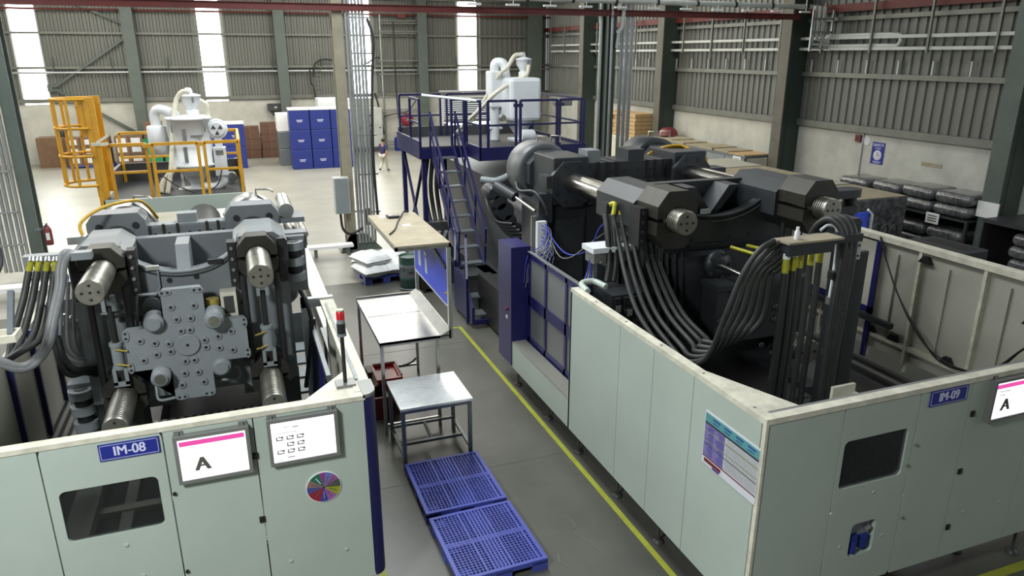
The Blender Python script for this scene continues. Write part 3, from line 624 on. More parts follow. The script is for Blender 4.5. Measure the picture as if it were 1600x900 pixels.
# vertical locking rods and cylinders between upper and lower nuts
for x, sg in ((XL, 1), (XR, -1)):
    for dx in (-.19, .19):
        m = MB(); m.cyl((x + dx, 8.86, 2.2), (x + dx, 8.86, 3.5), .038, 10); part('guide_rod', m, 'black', t)
    m = MB(); m.cyl((x + .01, 8.8, 2.55), (x + .01, 8.8, 2.86), .065, 16).cyl((x + .01, 8.8, 2.55), (x + .01, 8.8, 2.58), .075, 16).cyl((x + .01, 8.8, 2.83), (x + .01, 8.8, 2.87), .075, 16); lc = part('lock_cylinder', m, 'press_grey_light', t)
    m = MB(); m.cyl((x + .01, 8.8, 2.86), (x + .01, 8.8, 3.3), .034, 10); part('piston_rod', m, 'black', lc)
    m = MB(); m.box(x - .07, 8.74, 2.36, x - .03, 8.84, 2.56).box(x + .05, 8.74, 2.36, x + .09, 8.84, 2.56).box(x - .07, 8.74, 2.34, x + .09, 8.76, 2.40); part('clevis', m, 'press_grey_light', lc)
    m = MB(); m.box(x - .06, 8.74, 3.26, x - .02, 8.84, 3.44).box(x + .04, 8.74, 3.26, x + .08, 8.84, 3.44); part('clevis', m, 'press_grey_light', lc)
    for zz in (2.62, 2.8):
        m = MB(); m.cyl((x, 8.74, zz), (x - sg * -.13, 8.69, zz - .015), .013, 8); part('nipple', m, 'brass', lc)
# cross-shaped ejector plate with bosses and bolts
EY = 8.72; _q = aty(294, 538, EY); EX, EZ = _q.x + .005, _q.z
m = MB(); aw, ah, av, bw = .222, .685, .255, .655
cross = [(-aw, ah), (aw, ah), (aw, av), (bw, av), (bw, -av), (aw, -av), (aw, -ah), (-aw, -ah), (-aw, -av), (-bw, -av), (-bw, av), (-aw, av)]
def rounded(poly, r):
    out = []; n = len(poly)
    for i in range(n):
        p0, p1, p2 = Vector((*poly[i - 1], 0)), Vector((*poly[i], 0)), Vector((*poly[(i + 1) % n], 0))
        a = p1 + (p0 - p1).normalized() * r; b = p1 + (p2 - p1).normalized() * r
        for k in range(4): s = k / 3; out.append(((a * (1 - s) ** 2 + p1 * 2 * s * (1 - s) + b * s * s).x, (a * (1 - s) ** 2 + p1 * 2 * s * (1 - s) + b * s * s).y))
    return out
m.prism([(EX + a, EZ + b) for a, b in rounded(cross, .05)], 'y', EY, EY + .1); ep = part('ejector_plate', m, 'press_grey_light', t)
m = MB(); m.lathe([(.127, -.025), (.135, -.02), (.135, 0)], (EX - .01, EY, EZ), 'y', 28); part('centre_disc', m, 'press_grey_light', ep)
m = MB(); m.cyl((EX - .01, EY - .03, EZ), (EX - .01, EY, EZ), .017, 10); part('bolt_hole', m, 'black', ep)
for (dx, dz, k) in ((-.325, .32, 0), (.315, .305, 1), (-.33, -.32, 2), (.325, -.32, 0)):
    L = .16 if k else .07
    m = MB(); m.lathe([(.075, -L - .03), (.082, -L), (.105, -L), (.105, 0), (.115, .02), (.115, .1)], (EX + dx, EY, EZ + dz), 'y', 24); bs = part('guide_boss', m, 'press_grey_light', ep)
    m = MB(); m.cyl((EX + dx, EY - L - .034, EZ + dz), (EX + dx, EY - L - .02, EZ + dz), .062, 20); part('boss_cap', m, 'steel_worn' if k else 'press_grey_light', bs)
wpos = [(267, 480), (303, 477), (276, 499), (298, 497), (283, 517), (297, 515), (219, 533), (242, 536), (264, 537), (267, 549), (245, 554), (225, 563), (320, 531), (341, 525), (361, 517), (322, 542), (343, 543), (364, 546), (290, 564), (304, 562), (289, 583), (310, 581), (285, 601), (319, 596)]
for (u, v) in wpos:
    q = aty(u, v, EY); m = MB(); m.lathe([(.037, -.018), (.044, -.012), (.044, 0)], (q.x, EY, q.z), 'y', 14); wsh = part('washer', m, 'press_grey_light', ep)
    m = MB(); m.cyl((q.x, EY - .0195, q.z), (q.x, EY - .01, q.z), .019, 10); part('hole', m, 'black', wsh)
for (cx_, cz_, hz) in ((-.17, .655, 1), (.17, .655, 1), (-.15, -.65, 1), (.15, -.65, 1), (-.635, .19, 0), (-.635, -.2, 0), (.635, .2, 0), (.635, -.19, 0)):
    a, b = (.07, .035) if hz else (.035, .07)
    m = MB(); m.prism([(EX + cx_ + a * cos(k * pi / 8) if hz else EX + cx_ + a * cos(k * pi / 8), EZ + cz_ + b * sin(k * pi / 8)) for k in range(16)], 'y', EY - .015, EY); pd = part('bolt_pad', m, 'press_grey_light', ep)
    for s in (-1, 1):
        x_, z_ = EX + cx_ + (s * .03 if hz else 0), EZ + cz_ + (0 if hz else s * .03)
        m = MB(); m.cyl((x_, EY - .018, z_), (x_, EY - .01, z_), .016, 8); part('hole', m, 'black', pd)
for (dx, dz) in ((-.4, .1), (.4, .1), (0, .45), (0, -.45), (-.33, .32), (.33, -.32)):
    m = MB(); m.cyl((EX + dx, EY + .1, EZ + dz), (EX + dx, 9.12, EZ + dz), .06, 12); part('support_rod', m, 'press_charcoal', ep)
for pts in ([aty(245, 459, 8.95), aty(222, 461, 8.95), aty(214, 466, 8.95), aty(215, 520, 8.95)], [aty(148, 492, 8.98), aty(205, 487, 8.95), aty(215, 500, 8.95)], [aty(275, 621, 8.8), aty(250, 625, 8.85), aty(245, 610, 8.9), aty(243, 585, 9.0)], [aty(365, 572, 8.9), aty(373, 575, 8.9), aty(372, 590, 8.9), aty(338, 594, 8.9)]):
    hose(t, pts, .018, 'press_grey_light', 'pipe', 8)
m = MB(); q = aty(358, 475, 8.9); m.box(q.x - .09, 8.9, q.z - .16, q.x + .09, 9.1, q.z + .14); jb = part('junction_box', m, 'trim_cream', t); m = MB(); m.box(q.x - .055, 8.89, q.z - .11, q.x + .055, 8.9, q.z + .1); part('box_opening', m, 'panel_dark', jb)
m = MB(); q = aty(333, 476, 8.9); m.cyl((q.x, 8.9, q.z - .1), (q.x, 8.9, q.z), .055, 16); m.cyl((q.x, 8.9, q.z), (q.x, 8.9, q.z + .08), .07, 16); part('gear_motor', m, 'brass', t)
m = MB(); m.lathe([(.10, -.03), (.115, -.02), (.115, 0)], tuple(aty(237, 478, 8.95)), 'y', 16); part('hub_flange', m, 'press_charcoal', t)
# hinge knuckles at both sides
def knuckle(x, y, z, n, sc, par):
    for k in range(n):
        zz = z - k * .2 * sc; c = (x, y)
        pts = [(x - .13 * sc, y + .34 * sc), (x + .13 * sc, y + .34 * sc)] + [(x + .13 * sc * cos(a), y - .13 * sc * sin(a) * 1.0) for a in [pi * i / 10 for i in range(11)]]
        m = MB(); m.prism(pts, 'z', zz - .1 * sc, zz); kn = part('hinge_lug', m, 'press_grey_light', par)
        if k == 0: m = MB(); m.cyl((x, y, zz - .005), (x, y, zz + .008), .07 * sc, 18); part('pin_hole', m, 'panel_dark', kn)
    m = MB(); m.cyl((x, y, z - .2 * sc * n + .1 * sc), (x, y, z - .02), .085 * sc, 16); part('hinge_pin', m, 'black', par)
knuckle(.53, 9.25, 3.77, 3, 1.0, t); knuckle(-2.08, 9.3, 2.15, 3, 1.05, t)
m = MB(); m.box(.42, 9.3, 3.1, .68, 9.6, 3.82).box(.30, 9.4, 3.66, .72, 9.62, 3.84); part('side_bracket', m, 'press_grey', t)
m = MB(); m.box(-2.22, 9.35, 1.5, -1.9, 9.7, 2.2); part('side_bracket', m, 'press_grey', t)
# fixed platen
m = MB(); m.box(-1.2, 10.42, 1.5, -.25, 10.6, 3.83); fp = part('fixed_platen', m, 'press_charcoal', t)
m = MB(); m.box(-1.25, 10.38, 3.4, -.2, 10.42, 3.83); part('cross_face', m, 'press_grey', fp)
m = MB(); m.box(-1.25, 10.38, 3.83, -.2, 10.6, 3.86); part('cross_top', m, 'press_grey_light', fp)
for x in (-1.03, -.86, -.5, -.36):
    m = MB(); m.box(x, 10.365, 3.4, x + .035, 10.41, 3.87); part('t_slot', m, 'nut_brown', fp)
for x in (-1.12, -.95, -.7, -.58, -.44, -.28):
    m = MB(); m.cyl((x, 10.372, 3.74), (x, 10.41, 3.74), .02, 8); part('bolt_hole', m, 'black', fp)
for x in (XL, XR):
    m = MB(); m.prism([(x - .34, ZU - .36), (x + .34, ZU - .36), (x + .34, ZU + .25), (x + .26, ZU + .36), (x - .26, ZU + .36), (x - .34, ZU + .25)], 'y', 10.25, 10.62); hb = part('bar_housing', m, 'press_grey', fp)
    m = MB(); m.lathe([(.21, 10.22), (.21, 10.26)], (x, 0, ZU), 'y', 24); part('bar_ring', m, 'panel_dark', hb)
    for dx in (-.2, .22):
        m = MB(); m.cyl((x + dx, 10.23, ZU + .2), (x + dx, 10.26, ZU + .2), .042, 14); part('bolt_hole', m, 'black', hb)
    m = MB(); m.box(x - .36, 10.35, 1.3, x + .36, 10.7, ZU - .36); part('platen_leg', m, 'press_grey', fp)
    m = MB(); m.lathe([(.24, 10.62), (.25, 11.0), (.34, 11.0), (.36, 11.1), (.36, 11.55), (.33, 11.65), (.28, 11.66)], (x, 0, ZU - .05), 'y', 36); cl = part('clamp_cylinder', m, 'cylinder_silver', t)
    m = MB(); m.tube([(x + .1, 11.4, ZU + .3), (x + .1, 11.4, ZU + .38), (x + .3, 11.3, ZU + .38), (x + .34, 11.3, ZU + .34)], .016, 6, 1); part('lifting_eye', m, 'steel_worn', cl)
    m = MB(); m.tube([(x + .1, 11.2, ZU + .32), (x + .26, 11.15, ZU + .2), (x + .4, 10.95, ZU + .05)], .014, 6); part('pressure_pipe', m, 'black', cl)
m = MB(); m.box(-.84, 10.45, 3.86, -.6, 10.65, 3.98); part('top_block', m, 'press_grey_light', fp)
hose(t, [(-1.83, 9.7, 3.92), (-1.84, 9.8, 4.08), (-1.62, 10.05, 4.2), (-1.3, 10.3, 4.22), (-1.2, 10.6, 4.1), (-1.12, 10.9, 3.86)], .02, 'cable_yellow', 'ground_cable', 8)
m = MB(); m.box(-1.98, 9.6, 3.86, -1.78, 9.75, 3.95); part('cable_lug', m, 'galvanized', t)
# right-hand side: cylinder pair beside the housing
for z in (3.4, 3.78):
    m = MB(); m.box(.44, 10.3, z, .78, 10.8, z + .07); part('side_plate', m, 'press_grey', t)
m = MB(); m.cyl((.55, 10.3, 3.95), (.55, 11.2, 3.95), .1, 18); part('side_cylinder', m, 'cylinder_silver', t)
m = MB(); m.cyl((.62, 9.9, 3.6), (.62, 11.0, 3.6), .1, 18); part('side_cylinder', m, 'cylinder_silver', t)
m = MB(); m.cyl((.77, 10.2, 3.62), (.77, 11.0, 3.62), .04, 12); part('side_cylinder', m, 'steel_bright', t)
# machine bed and injection unit behind
m = MB(); m.box(-1.95, 7.3, .55, -1.45, 16.8, .98).box(.0, 7.3, .55, .5, 16.8, .98).box(-1.95, 7.3, .06, .5, 16.8, .55); part('machine_bed', m, 'press_charcoal', t)
for x0, x1, z in ((-2.5, -2.38, 1.2), (-2.12, -1.86, 1.26), (-1.62, -1.5, 1.16)):
    m = MB(); m.box(x0, 7.1, 1.1, x1, 8.75, z); part('bed_rail', m, 'guard_inner', t)
m = MB(); m.box(-1.86, 8.0, 1.1, -.9, 8.12, 1.18); part('bed_rail', m, 'trim_cream', t)
m = MB(); m.box(-2.75, 7.06, 1.1, -1.0, 9.0, 1.112); part('bed_cover', m, 'panel_dark', t)
m = MB(); m.box(-1.5, 11.2, 1.2, .1, 14.8, 2.9); part('injection_unit', m, 'panel_dark', t)
m = MB(); m.cyl((-.72, 11.0, 3.0), (-.72, 14.8, 3.0), .3, 18); part('barrel', m, 'panel_dark', t)
for i in range(5):
    x = -1.2 + .28 * i; m = MB(); m.box(x, 12.0, 2.9, x + .16, 12.4, 3.2 + .06 * (i % 2)); part('valve_block', m, 'black' if i % 2 else 'bezel', t)
m = MB(); m.tube([(-.1, 11.5, 3.5), (-.25, 12, 3.62), (-.1, 12.6, 3.5), (.2, 12.9, 3.4)], .06, 8); part('steel_hose', m, 'galvanized', t)
# hydraulic hoses on the left
m = MB(); q = aty(47, 404, 8.6); q2 = aty(118, 396, 8.6); m.box(q.x - .06, 8.55, q.z - .05, q2.x + .15, 8.68, q.z + .03); part('hose_manifold', m, 'press_grey_light', t)
for i, u in enumerate((50, 62, 75, 87)):
    a = aty(u, 404, 8.55); b = aty(u - 5 + i, 424, 8.5)
    m = MB(); m.cyl(a, a + Vector((0, -.05, -.03)), .035, 10); part('hose_nut', m, 'galvanized', t)
    m = MB(); m.cyl(a + Vector((0, -.05, -.02)), b, .029, 10); part('hose_ferrule', m, 'fitting_yellow', t, 'yellow marked ferrule')
    hose(t, [b, aty(u - 14 + i * 2, 470, 8.4), aty(u - 30 + i * 3, 525, 8.2), aty(12 + 6 * i, 560 - 3 * i, 8.0), aty(-12, 560 + 4 * i, 7.9), aty(-40, 545 + 4 * i, 7.9)], .034, 'hose_dusty')
for i in range(2):
    hose(t, [aty(128 + 3 * i, 418, 9.0), aty(118 + 3 * i, 399, 8.8), aty(101 + 7 * i, 395 + 3 * i, 8.6), aty(93 + 6 * i, 415, 8.5), aty(91 + 5 * i, 450, 8.4), aty(80 + 5 * i, 500, 8.2), aty(68 + 6 * i, 545, 8.1), aty(38 + 4 * i, 572 + 4 * i, 7.9), aty(5, 565 + 5 * i, 7.8), aty(-40, 545 + 6 * i, 7.8)], .04, 'hose_grey')
for i in range(2):
    hose(t, [aty(84 + 5 * i, 525, 8.8), aty(92 + 8 * i, 560, 8.7), aty(108 + 8 * i, 585 - 8 * i, 8.7), aty(132 + 2 * i, 582 - 6 * i, 8.9), aty(150, 585 - 10 * i, 9.1)], .035, 'rubber')
for i in range(3):
    hose(t, [aty(98 + 9 * i, 440, 9.2), aty(95 + 10 * i, 500, 9.2), aty(98 + 11 * i, 545, 9.25), aty(125 + 8 * i, 566 - 4 * i, 9.3), aty(165, 560 - 6 * i, 9.35)], .02, 'hose_grey', 'pipe', 8)
for i in range(6):
    q = aty(100 + 9 * i, 497 + 6 * (i % 3), 9.3); m = MB(); m.cyl(q, q + Vector((.1, .0, .0)), .025, 8); m.cyl(q + Vector((0, 0, -.08)), q + Vector((0, 0, .05)), .028, 8); part('valve_fitting', m, 'galvanized', t)
for i in range(4):
    hose(t, [aty(128 + 3 * i, 510, 9.3), aty(135 + 2 * i, 540, 9.25), aty(140 + 2 * i, 560, 9.25), aty(146 + 2 * i, 590, 9.3)], .008, 'wire_blue', 'wire', 5)
m = MB(); m.box(-2.25, 9.6, 2.2, -1.95, 10.4, 3.2); part('valve_manifold', m, 'panel_dark', t)
hose(t, [(.5, 9.9, 3.1), (.62, 9.8, 2.9), (.7, 9.6, 2.5), (.55, 9.6, 1.6)], .03, 'rubber')
q = aty(445, 432, 9.6); m = MB(); m.box(q.x - .18, 9.6, q.z - .07, q.x + .25, 9.8, q.z + .02); part('terminal_strip', m, 'white_paint', t)
m = MB(); m.lathe([(.22, 9.9), (.25, 9.95), (.22, 10.05)], (.36, 0, 2.95), 'y', 20); part('pulley', m, 'press_grey', t)

# ================================================================= left material platform (yellow) and dryer
DY, DZ = 15.0, 3.43
t = thing('loading_platform', 'yellow railed loading platform with a caged ladder behind the left press', 'platform', (-1.1, 16.2, 0)); yp = t
m = MB(); m.box(-2.39, DY, DZ - .28, .08, DY + .06, DZ); part('front_panel', m, 'guard_paint', t)
m = MB(); m.box(-2.39, DY + .06, DZ - .12, .08, 17.6, DZ - .04); part('deck', m, 'deck_dark', t)
m = MB(); m.box(-2.39, 17.54, DZ - .04, .08, 17.6, DZ + .34).box(.03, DY + .1, DZ - .04, .08, 17.6, DZ + .1).box(-2.39, DY + 1.4, DZ - .04, -2.34, 17.6, DZ + .34); part('kick_plate', m, 'panel_dark', t)
for x, y in ((-2.3, 15.15), (0, 15.15), (-2.3, 17.5), (0, 17.5)):
    m = MB(); m.box(x - .06, y - .06, 0, x + .06, y + .06, DZ - .12); part('support_leg', m, 'rail_yellow', t)
def rail_panel(par, a, b, z, h, mt, mid=.5, w=.055, ends=True):
    a, b = Vector((a[0], a[1], z)), Vector((b[0], b[1], z)); H = Vector((0, 0, h)); m = MB()
    m.bar(a, a + H, w).bar(b, b + H, w); m.bar(a + H, b + H, w).bar(a + H * mid, b + H * mid, w * .8)
    return part('rail_panel', m, mt, par)
yf, yb = DY + .12, 17.5; H = 1.02
rail_panel(t, (-2.2, yf + .1), (-1.58, yf + .1), DZ - .04, H, 'rail_yellow'); rail_panel(t, (-1.47, yf), (-.68, yf), DZ - .04, H, 'rail_yellow'); rail_panel(t, (-.57, yf), (.04, yf), DZ - .04, H, 'rail_yellow')
rail_panel(t, (.05, yf + .1), (.05, yb), DZ - .04, H, 'rail_yellow'); rail_panel(t, (-2.3, yb), (-1.1, yb), DZ - .04, H, 'rail_yellow'); rail_panel(t, (-1.0, yb), (.02, yb), DZ - .04, H, 'rail_yellow')
for x in (-1.53, -.63):
    m = MB(); m.box(x - .09, yf - .02, DZ + H - .1, x + .09, yf + .04, DZ + H - .03); part('rail_clamp', m, 'rail_yellow', t)
# caged ladder
lx, ly = -2.42, 15.35
cg = MB(); zs = (3.72, 4.25, 4.74, 5.24)
for z in zs:
    m = MB(); pts = [(lx, ly - .38, z), (lx - .22, ly - .38, z)] + [(lx - .22 - .38 * sin(a), ly - .38 * cos(a), z) for a in [pi * k / 8 for k in range(1, 8)]] + [(lx - .22, ly + .38, z), (lx, ly + .38, z)]
    m.tube(pts, .026, 6, 1); part('cage_hoop', m, 'rail_yellow', t)
for a in (0.08, .3, .52, .74, .95):
    x, y = lx - .2 - .39 * sin(pi * a), ly - .39 * cos(pi * a)
    m = MB(); m.bar((x, y, zs[0]), (x, y, zs[-1]), .05, .02); part('cage_strap', m, 'rail_yellow', t)
for yy in (-.3, .3):
    m = MB(); m.box(lx - .03, ly + yy - .05, .05, lx + .05, ly + yy + .05, zs[-1] + .03); part('ladder_rail', m, 'rail_yellow', t)
m = MB(); m.box(lx - .04, ly - .34, 3.5, lx + .14, ly - .3, zs[-1] + .03).box(lx - .04, ly + .3, 3.5, lx + .14, ly + .34, zs[-1] + .03).box(lx - .12, ly - .33, 4.6, lx - .02, ly - .29, zs[-1]); part('ladder_side_plate', m, 'rail_yellow', t)
m = MB(); m.box(lx - .6, ly - .4, zs[-1] - .0, lx + .1, ly + .4, zs[-1] + .03)
for k in range(12):
    m = MB(); m.bar((lx + .01, ly - .28, .4 + .4 * k), (lx + .01, ly + .28, .4 + .4 * k), .035); part('ladder_rung', m, 'rail_yellow', t)
m = MB(); m.box(lx + .02, ly - .55, 4.45, lx + .28, ly - .5, 4.5).bar((lx + .1, ly - .52, 4.5), (lx + .3, ly - .5, 4.62), .04); part('gate_latch', m, 'trim_cream', t)
# dryer hopper
def dryer(cx, cy, z0, S, lb, mirror=1, square=False):
    t = thing('hopper_dryer', lb, 'dryer', (cx, cy, z0)); V = lambda x, y, z: (cx + mirror * x * S, cy + y * S, z0 + z * S)
    m = MB(); m.lathe([(r * S, h * S) for r, h in ((.13, 0), (.13, .16), (.16, .16), (.16, .2), (.2, .22), (.42, .57), (.45, .58))], (cx, cy, z0), 'z', 28)
    part('cone', m, 'white_paint', t)
    m = MB()
    if square: m.bev(cx - .46 * S, cy - .52 * S, z0 + .56 * S, cx + .46 * S, cy + .5 * S, z0 + 1.72 * S, .09)
    else: m.lathe([(r * S, h * S) for r, h in ((.45, .56), (.52, .56), (.52, .62), (.48, .64), (.48, 1.66), (.52, 1.67), (.52, 1.71), (.45, 1.74), (.2, 1.76))], (cx, cy, z0), 'z', 36)
    tk = part('tank', m, 'white_paint', t)
    m = MB(); m.lathe([(r * S, h * S) for r, h in ((.14, 1.7), (.14, 1.87), (.1, 1.88), (.12, 1.93), (.21, 2.07), (.21, 2.18), (.23, 2.19), (.23, 2.22), (.12, 2.25), (.05, 2.27))], (cx + mirror * .12 * S, cy, z0), 'z', 24); lo = part('vacuum_loader', m, 'white_paint', t)
    m = MB(); m.tube([V(.12, 0, 2.24), V(.12, 0, 2.34), V(.02, -.02, 2.34)], .05 * S, 8, 3); part('loader_elbow', m, 'white_paint', lo)
    m = MB(); m.box(*V(.15, -.235, 2.06), *V(.19, -.2, 2.18)) if mirror > 0 else m.box(*V(.19, -.235, 2.06), *V(.15, -.2, 2.18)); part('loader_catch', m, 'bezel', lo)
    for px, zz, h in ((-.12, .7, .36), (-.1, 1.2, .28)):
        m = MB(); x, y, z = V(px, -.485, zz); m.box(x - .04 * S, y, z, x + .04 * S, y + .03, z + h * S); part('sight_glass', m, 'bezel', tk)
    m = MB(); x, y, z = V(.16, -.49, 1.28); m.box(x - .13 * S, y, z, x + .13 * S, y + .04, z + .05 * S); part('name_plate', m, 'bezel', tk)
    for px in (-.36, .36):
        m = MB(); x, y, z = V(px, -.42, 1.4); m.tube([(x, y, z), (x * .99 + cx * .01, y - .02, z + .16 * S), (x, y + .02, z + .3 * S)], .014, 6); part('lid_clamp', m, 'bezel', tk)
    return t, V
DS = .83
hd, V = dryer(-.84, 16.1, DZ - .04, DS, 'white hopper dryer with a fan blower on the yellow platform')
for dx in (-.3, .3):
    m = MB(); m.bar(V(dx, 0, 0), V(dx, 0, .5), .05); part('stand_leg', m, 'white_paint', hd)
m = MB(); m.box(*V(-.4, -.2, 0), *V(.4, .2, .03)); part('stand_plate', m, 'white_paint', hd)
m = MB(); m.lathe([(r * DS, h * DS) for r, h in ((.2, .86), (.22, .87), (.22, 1.5), (.2, 1.52), (.1, 1.54))], V(-.72, .1, 0), 'z', 24); part('cyclone', m, 'white_paint', hd)
m = MB(); m.tube([V(-.72, .1, 1.5), V(-.72, .1, 1.78), V(-.62, .05, 1.9), V(-.45, .05, 1.86), V(-.28, .02, 1.78), V(-.26, 0, 1.6)], .11 * DS, 12, 5); part('elbow_duct', m, 'white_paint', hd)
m = MB(); x, y, z = V(.62, -.1, 1.42); m.lathe([(.18, -.08), (.2, -.06), (.2, .06), (.18, .08)], (x, y, z), 'y', 30); bl = part('blower', m, 'white_paint', hd)
m = MB(); m.lathe([(.13, -.1), (.16, -.09), (.16, -.07)], (x, y, z), 'y', 24); part('blower_inlet', m, 'white_paint', bl)
for k in range(3):
    a = 2 * pi * k / 3 + .5; m = MB(); m.prism([(x + .02 * cos(a), z + .02 * sin(a)), (x + .11 * cos(a - .4), z + .11 * sin(a - .4)), (x + .11 * cos(a + .4), z + .11 * sin(a + .4))], 'y', y - .112, y - .10); part('fan_blade', m, 'panel_dark', bl)
m = MB(); m.box(x - .07, y - .07, z - .36, x + .07, y + .07, z - .16); m.box(x - .12, y - .1, z - .92, x + .12, y + .1, z - .36); hb_ = part('heater_box', m, 'white_paint', hd)
m = MB(); m.box(x - .07, y - .11, z - .5, x + .07, y - .1, z - .41); part('display', m, 'bezel', hb_)
m = MB(); m.tube([(x, y, z - .92), (x, y, z - 1.06), (x - .14, y, z - 1.16), (x - .42, y, z - 1.14)], .09, 12, 5); part('hot_air_duct', m, 'white_paint', hd)
hose(hd, [V(.12, -.1, 2.3), V(-.05, -.1, 2.3), V(-.2, -.1, 2.1), V(-.3, -.2, 1.7), V(-.42, -.35, 1.0), V(-.5, -.5, .5), V(-.62, -.6, .03)], .045, 'cream_hose', 'suction_hose')
hose(hd, [V(.3, 0, 2.1), V(.44, 0, 2.0), V(.46, .05, 1.8), V(.42, .05, 1.62)], .045, 'cream_hose', 'suction_hose')
hose(hd, [V(-.38, -.3, .6), V(-.55, -.4, .42), V(-.72, -.4, .2), V(-.78, -.45, .02)], .06, 'cream_hose', 'suction_hose')
hose(hd, [V(-.75, -.85, .55), V(-.4, -.9, .25), V(0, -.9, .03)], .012, 'black', 'cable', 6); hose(hd, [V(.64, -.9, .55), V(.5, -.9, .2), V(.2, -.9, .03)], .012, 'black', 'cable', 6)
m = MB(); m.lathe([(.11, -.1), (.11, .1)], V(-.72, .3, .12), 'y', 16); m.lathe([(.13, -.02), (.13, .02)], V(-.72, .2, .12), 'y', 16); part('pump_motor', m, 'bezel', hd)
m = MB(); m.lathe([(.09, -.08), (.11, 0), (.09, .08)], V(.82, .6, .16), 'y', 16); part('pump_motor', m, 'bezel', hd)
# small white boards behind the left guard, floor cable duct
t = thing('cable_duct', 'low white L-shaped cable duct on the floor between the columns', 'cable duct', (2.4, 22.7, 0))
m = MB(); m.box(1.35, 22.3, .28, 3.1, 22.65, .36); part('duct_run', m, 'white', t); m = MB(); m.box(1.35, 14.2, .28, 1.72, 22.3, .36); part('duct_run', m, 'white', t)
for x, y in ((1.9, 22.45), (2.9, 22.5), (1.5, 20), (1.5, 17.5), (1.5, 15)):
    m = MB(); m.box(x, y - .05, 0, x + .1, y + .05, .28); part('duct_foot', m, 'bezel', t)
t = thing('cable_duct', 'white cable duct on the floor by the left edge column', 'cable duct', (-6, 20.5, 0))
p = aty(22, 437, 20.5); m = MB(); m.box(-8.5, 20.6, .3, p.x + .75, 21.0, .42); part('duct_run', m, 'white', t); m = MB(); m.box(p.x + .3, 20.65, 0, p.x + .45, 20.95, .3).box(-8.2, 20.65, 0, -8.05, 20.95, .3); part('duct_foot', m, 'bezel', t)
# ================================================================= right machine: guard enclosure
HX, HY, HZ = 4.4, 4.9, 2.72
t = thing('machine_guard', 'pale safety guard of the right machine with a blue framed sliding door and levelling feet', 'machine guard', (7.5, HY, 0)); g9 = t
fpanel(HX + .02, 5.37, y=HY, z0=.42, z1=2.66, par=t)
pw = fpanel(5.37, 6.38, (5.43, 1.71, 6.285, 2.275), y=HY, z0=.42, z1=2.66, par=t, hole2=(5.71, .81, 6.05, 1.225))
fpanel(6.38, 7.125, y=HY, z0=.42, z1=2.66, par=t); fpanel(7.125, 8.2, y=HY, z0=.42, z1=2.66, par=t); fpanel(8.2, 9.6, y=HY, z0=.42, z1=2.66, par=t)
m = MB(); m.box(5.42, HY + .02, 1.7, 6.3, HY + .03, 2.29); part('window_pane', m, 'pane_tint', pw, 'tinted inspection window')
m = MB(); m.box(5.7, HY + .06, .8, 6.07, HY + .3, 1.24); part('hatch_recess', m, 'press_grey_light', pw)
m = MB(); m.cyl((5.8, HY + .03, .83), (5.8, HY + .03, .98), .035, 10); m.box(5.76, HY + .02, .98, 5.85, HY + .06, 1.05).box(5.9, HY + .015, .86, 6.0, HY + .06, 1.02); part('filter_unit', m, 'box_blue', pw, 'blue filter unit in the small hatch')
m = MB(); m.cyl((5.93, HY + .02, 1.1), (5.99, HY + .02, 1.13), .025, 10); part('valve_knob', m, 'galvanized', pw)
for u, v in ((1499, 736), (1480, 823), (1519, 646)):
    q = aty(u, v, HY); latch(q.x, HY, q.z, t)
for u, v in ((1431, 695), (1409, 808), (1417, 727)):
    q = aty(u, v, HY); knob(q.x, HY, q.z, t, 'bezel')
for u, v in ((1365, 769), (1312, 855), (1378, 836), (1505, 799), (1561, 784)):
    q = aty(u, v, HY); m = MB(); m.lathe([(.012, -.004), (.022, -.004), (.022, 0)], (q.x, HY, q.z), 'y', 12); part('plug', m, 'guard_paint', t)
m = MB(); m.box(HX, HY - .012, .42, HX + .03, HY + .04, 2.66); part('corner_strip', m, 'trim_cream', t)
m = MB(); m.box(HX, HY - .01, 2.66, 9.6, HY + .10, HZ); part('top_rail', m, 'trim_cream', t)
m = MB(); m.box(HX + .1, HY + .13, 2.62, 9.6, HY + .17, 2.70); part('inner_rail', m, 'bezel', t)
m = MB(); m.box(HX, HY + .1, 2.66, HX + .12, 9.25, HZ); part('side_rail', m, 'trim_cream', t)
m = MB(); m.prism([(HX + .11, HY + .09), (5.0, HY + .09), (HX + .11, 6.3)], 'z', 2.62, 2.68); part('corner_plate', m, 'trim_cream', t)
for k in range(5):
    m = MB(); q = 5.15 + .85 * k; m.cyl((HX + .06, q, HZ), (HX + .06, q, HZ + .006), .014, 8); part('rail_screw', m, 'bezel', t)
for a, b in ((4.95, 6.07), (6.07, 6.9), (6.9, 7.73), (7.73, 9.25)):
    m = MB(); m.box(HX, a + .005, .42, HX + .05, b - .005, 2.66); part('side_panel', m, 'guard_paint', t)
m = MB(); m.box(HX, 9.2, .42, HX + .2, 9.25, 2.66); part('panel_return', m, 'guard_paint', t)
m = MB(); m.tube([(HX + .15, 9.0, 2.72), (HX + .2, 9.3, 2.74), (HX + .42, 9.35, 2.74), (HX + .5, 9.1, 2.72)], .05, 6); part('rail_handle', m, 'guard_paint', t)
m = MB(); m.box(HX, 9.25, .42, HX + .05, 12.1, .9); part('skirt_panel', m, 'guard_paint', t)
m = MB(); m.box(HX, 9.25, .9, HX + .27, 11.75, .93); part('step_grate', m, 'grate_light', t)
m = MB(); m.box(HX - .02, 11.72, .45, HX + .36, 12.4, 2.72); part('door_post', m, 'deep_blue', t, 'dark blue box post')
m = MB(); m.cyl((HX - .02, 11.95, 1.5), (HX - .05, 11.95, 1.5), .035, 12); part('push_button', m, 'red_dark', t); m = MB(); m.box(HX - .03, 11.9, 1.32, HX - .02, 11.97, 1.38); part('button_label', m, 'white', t)
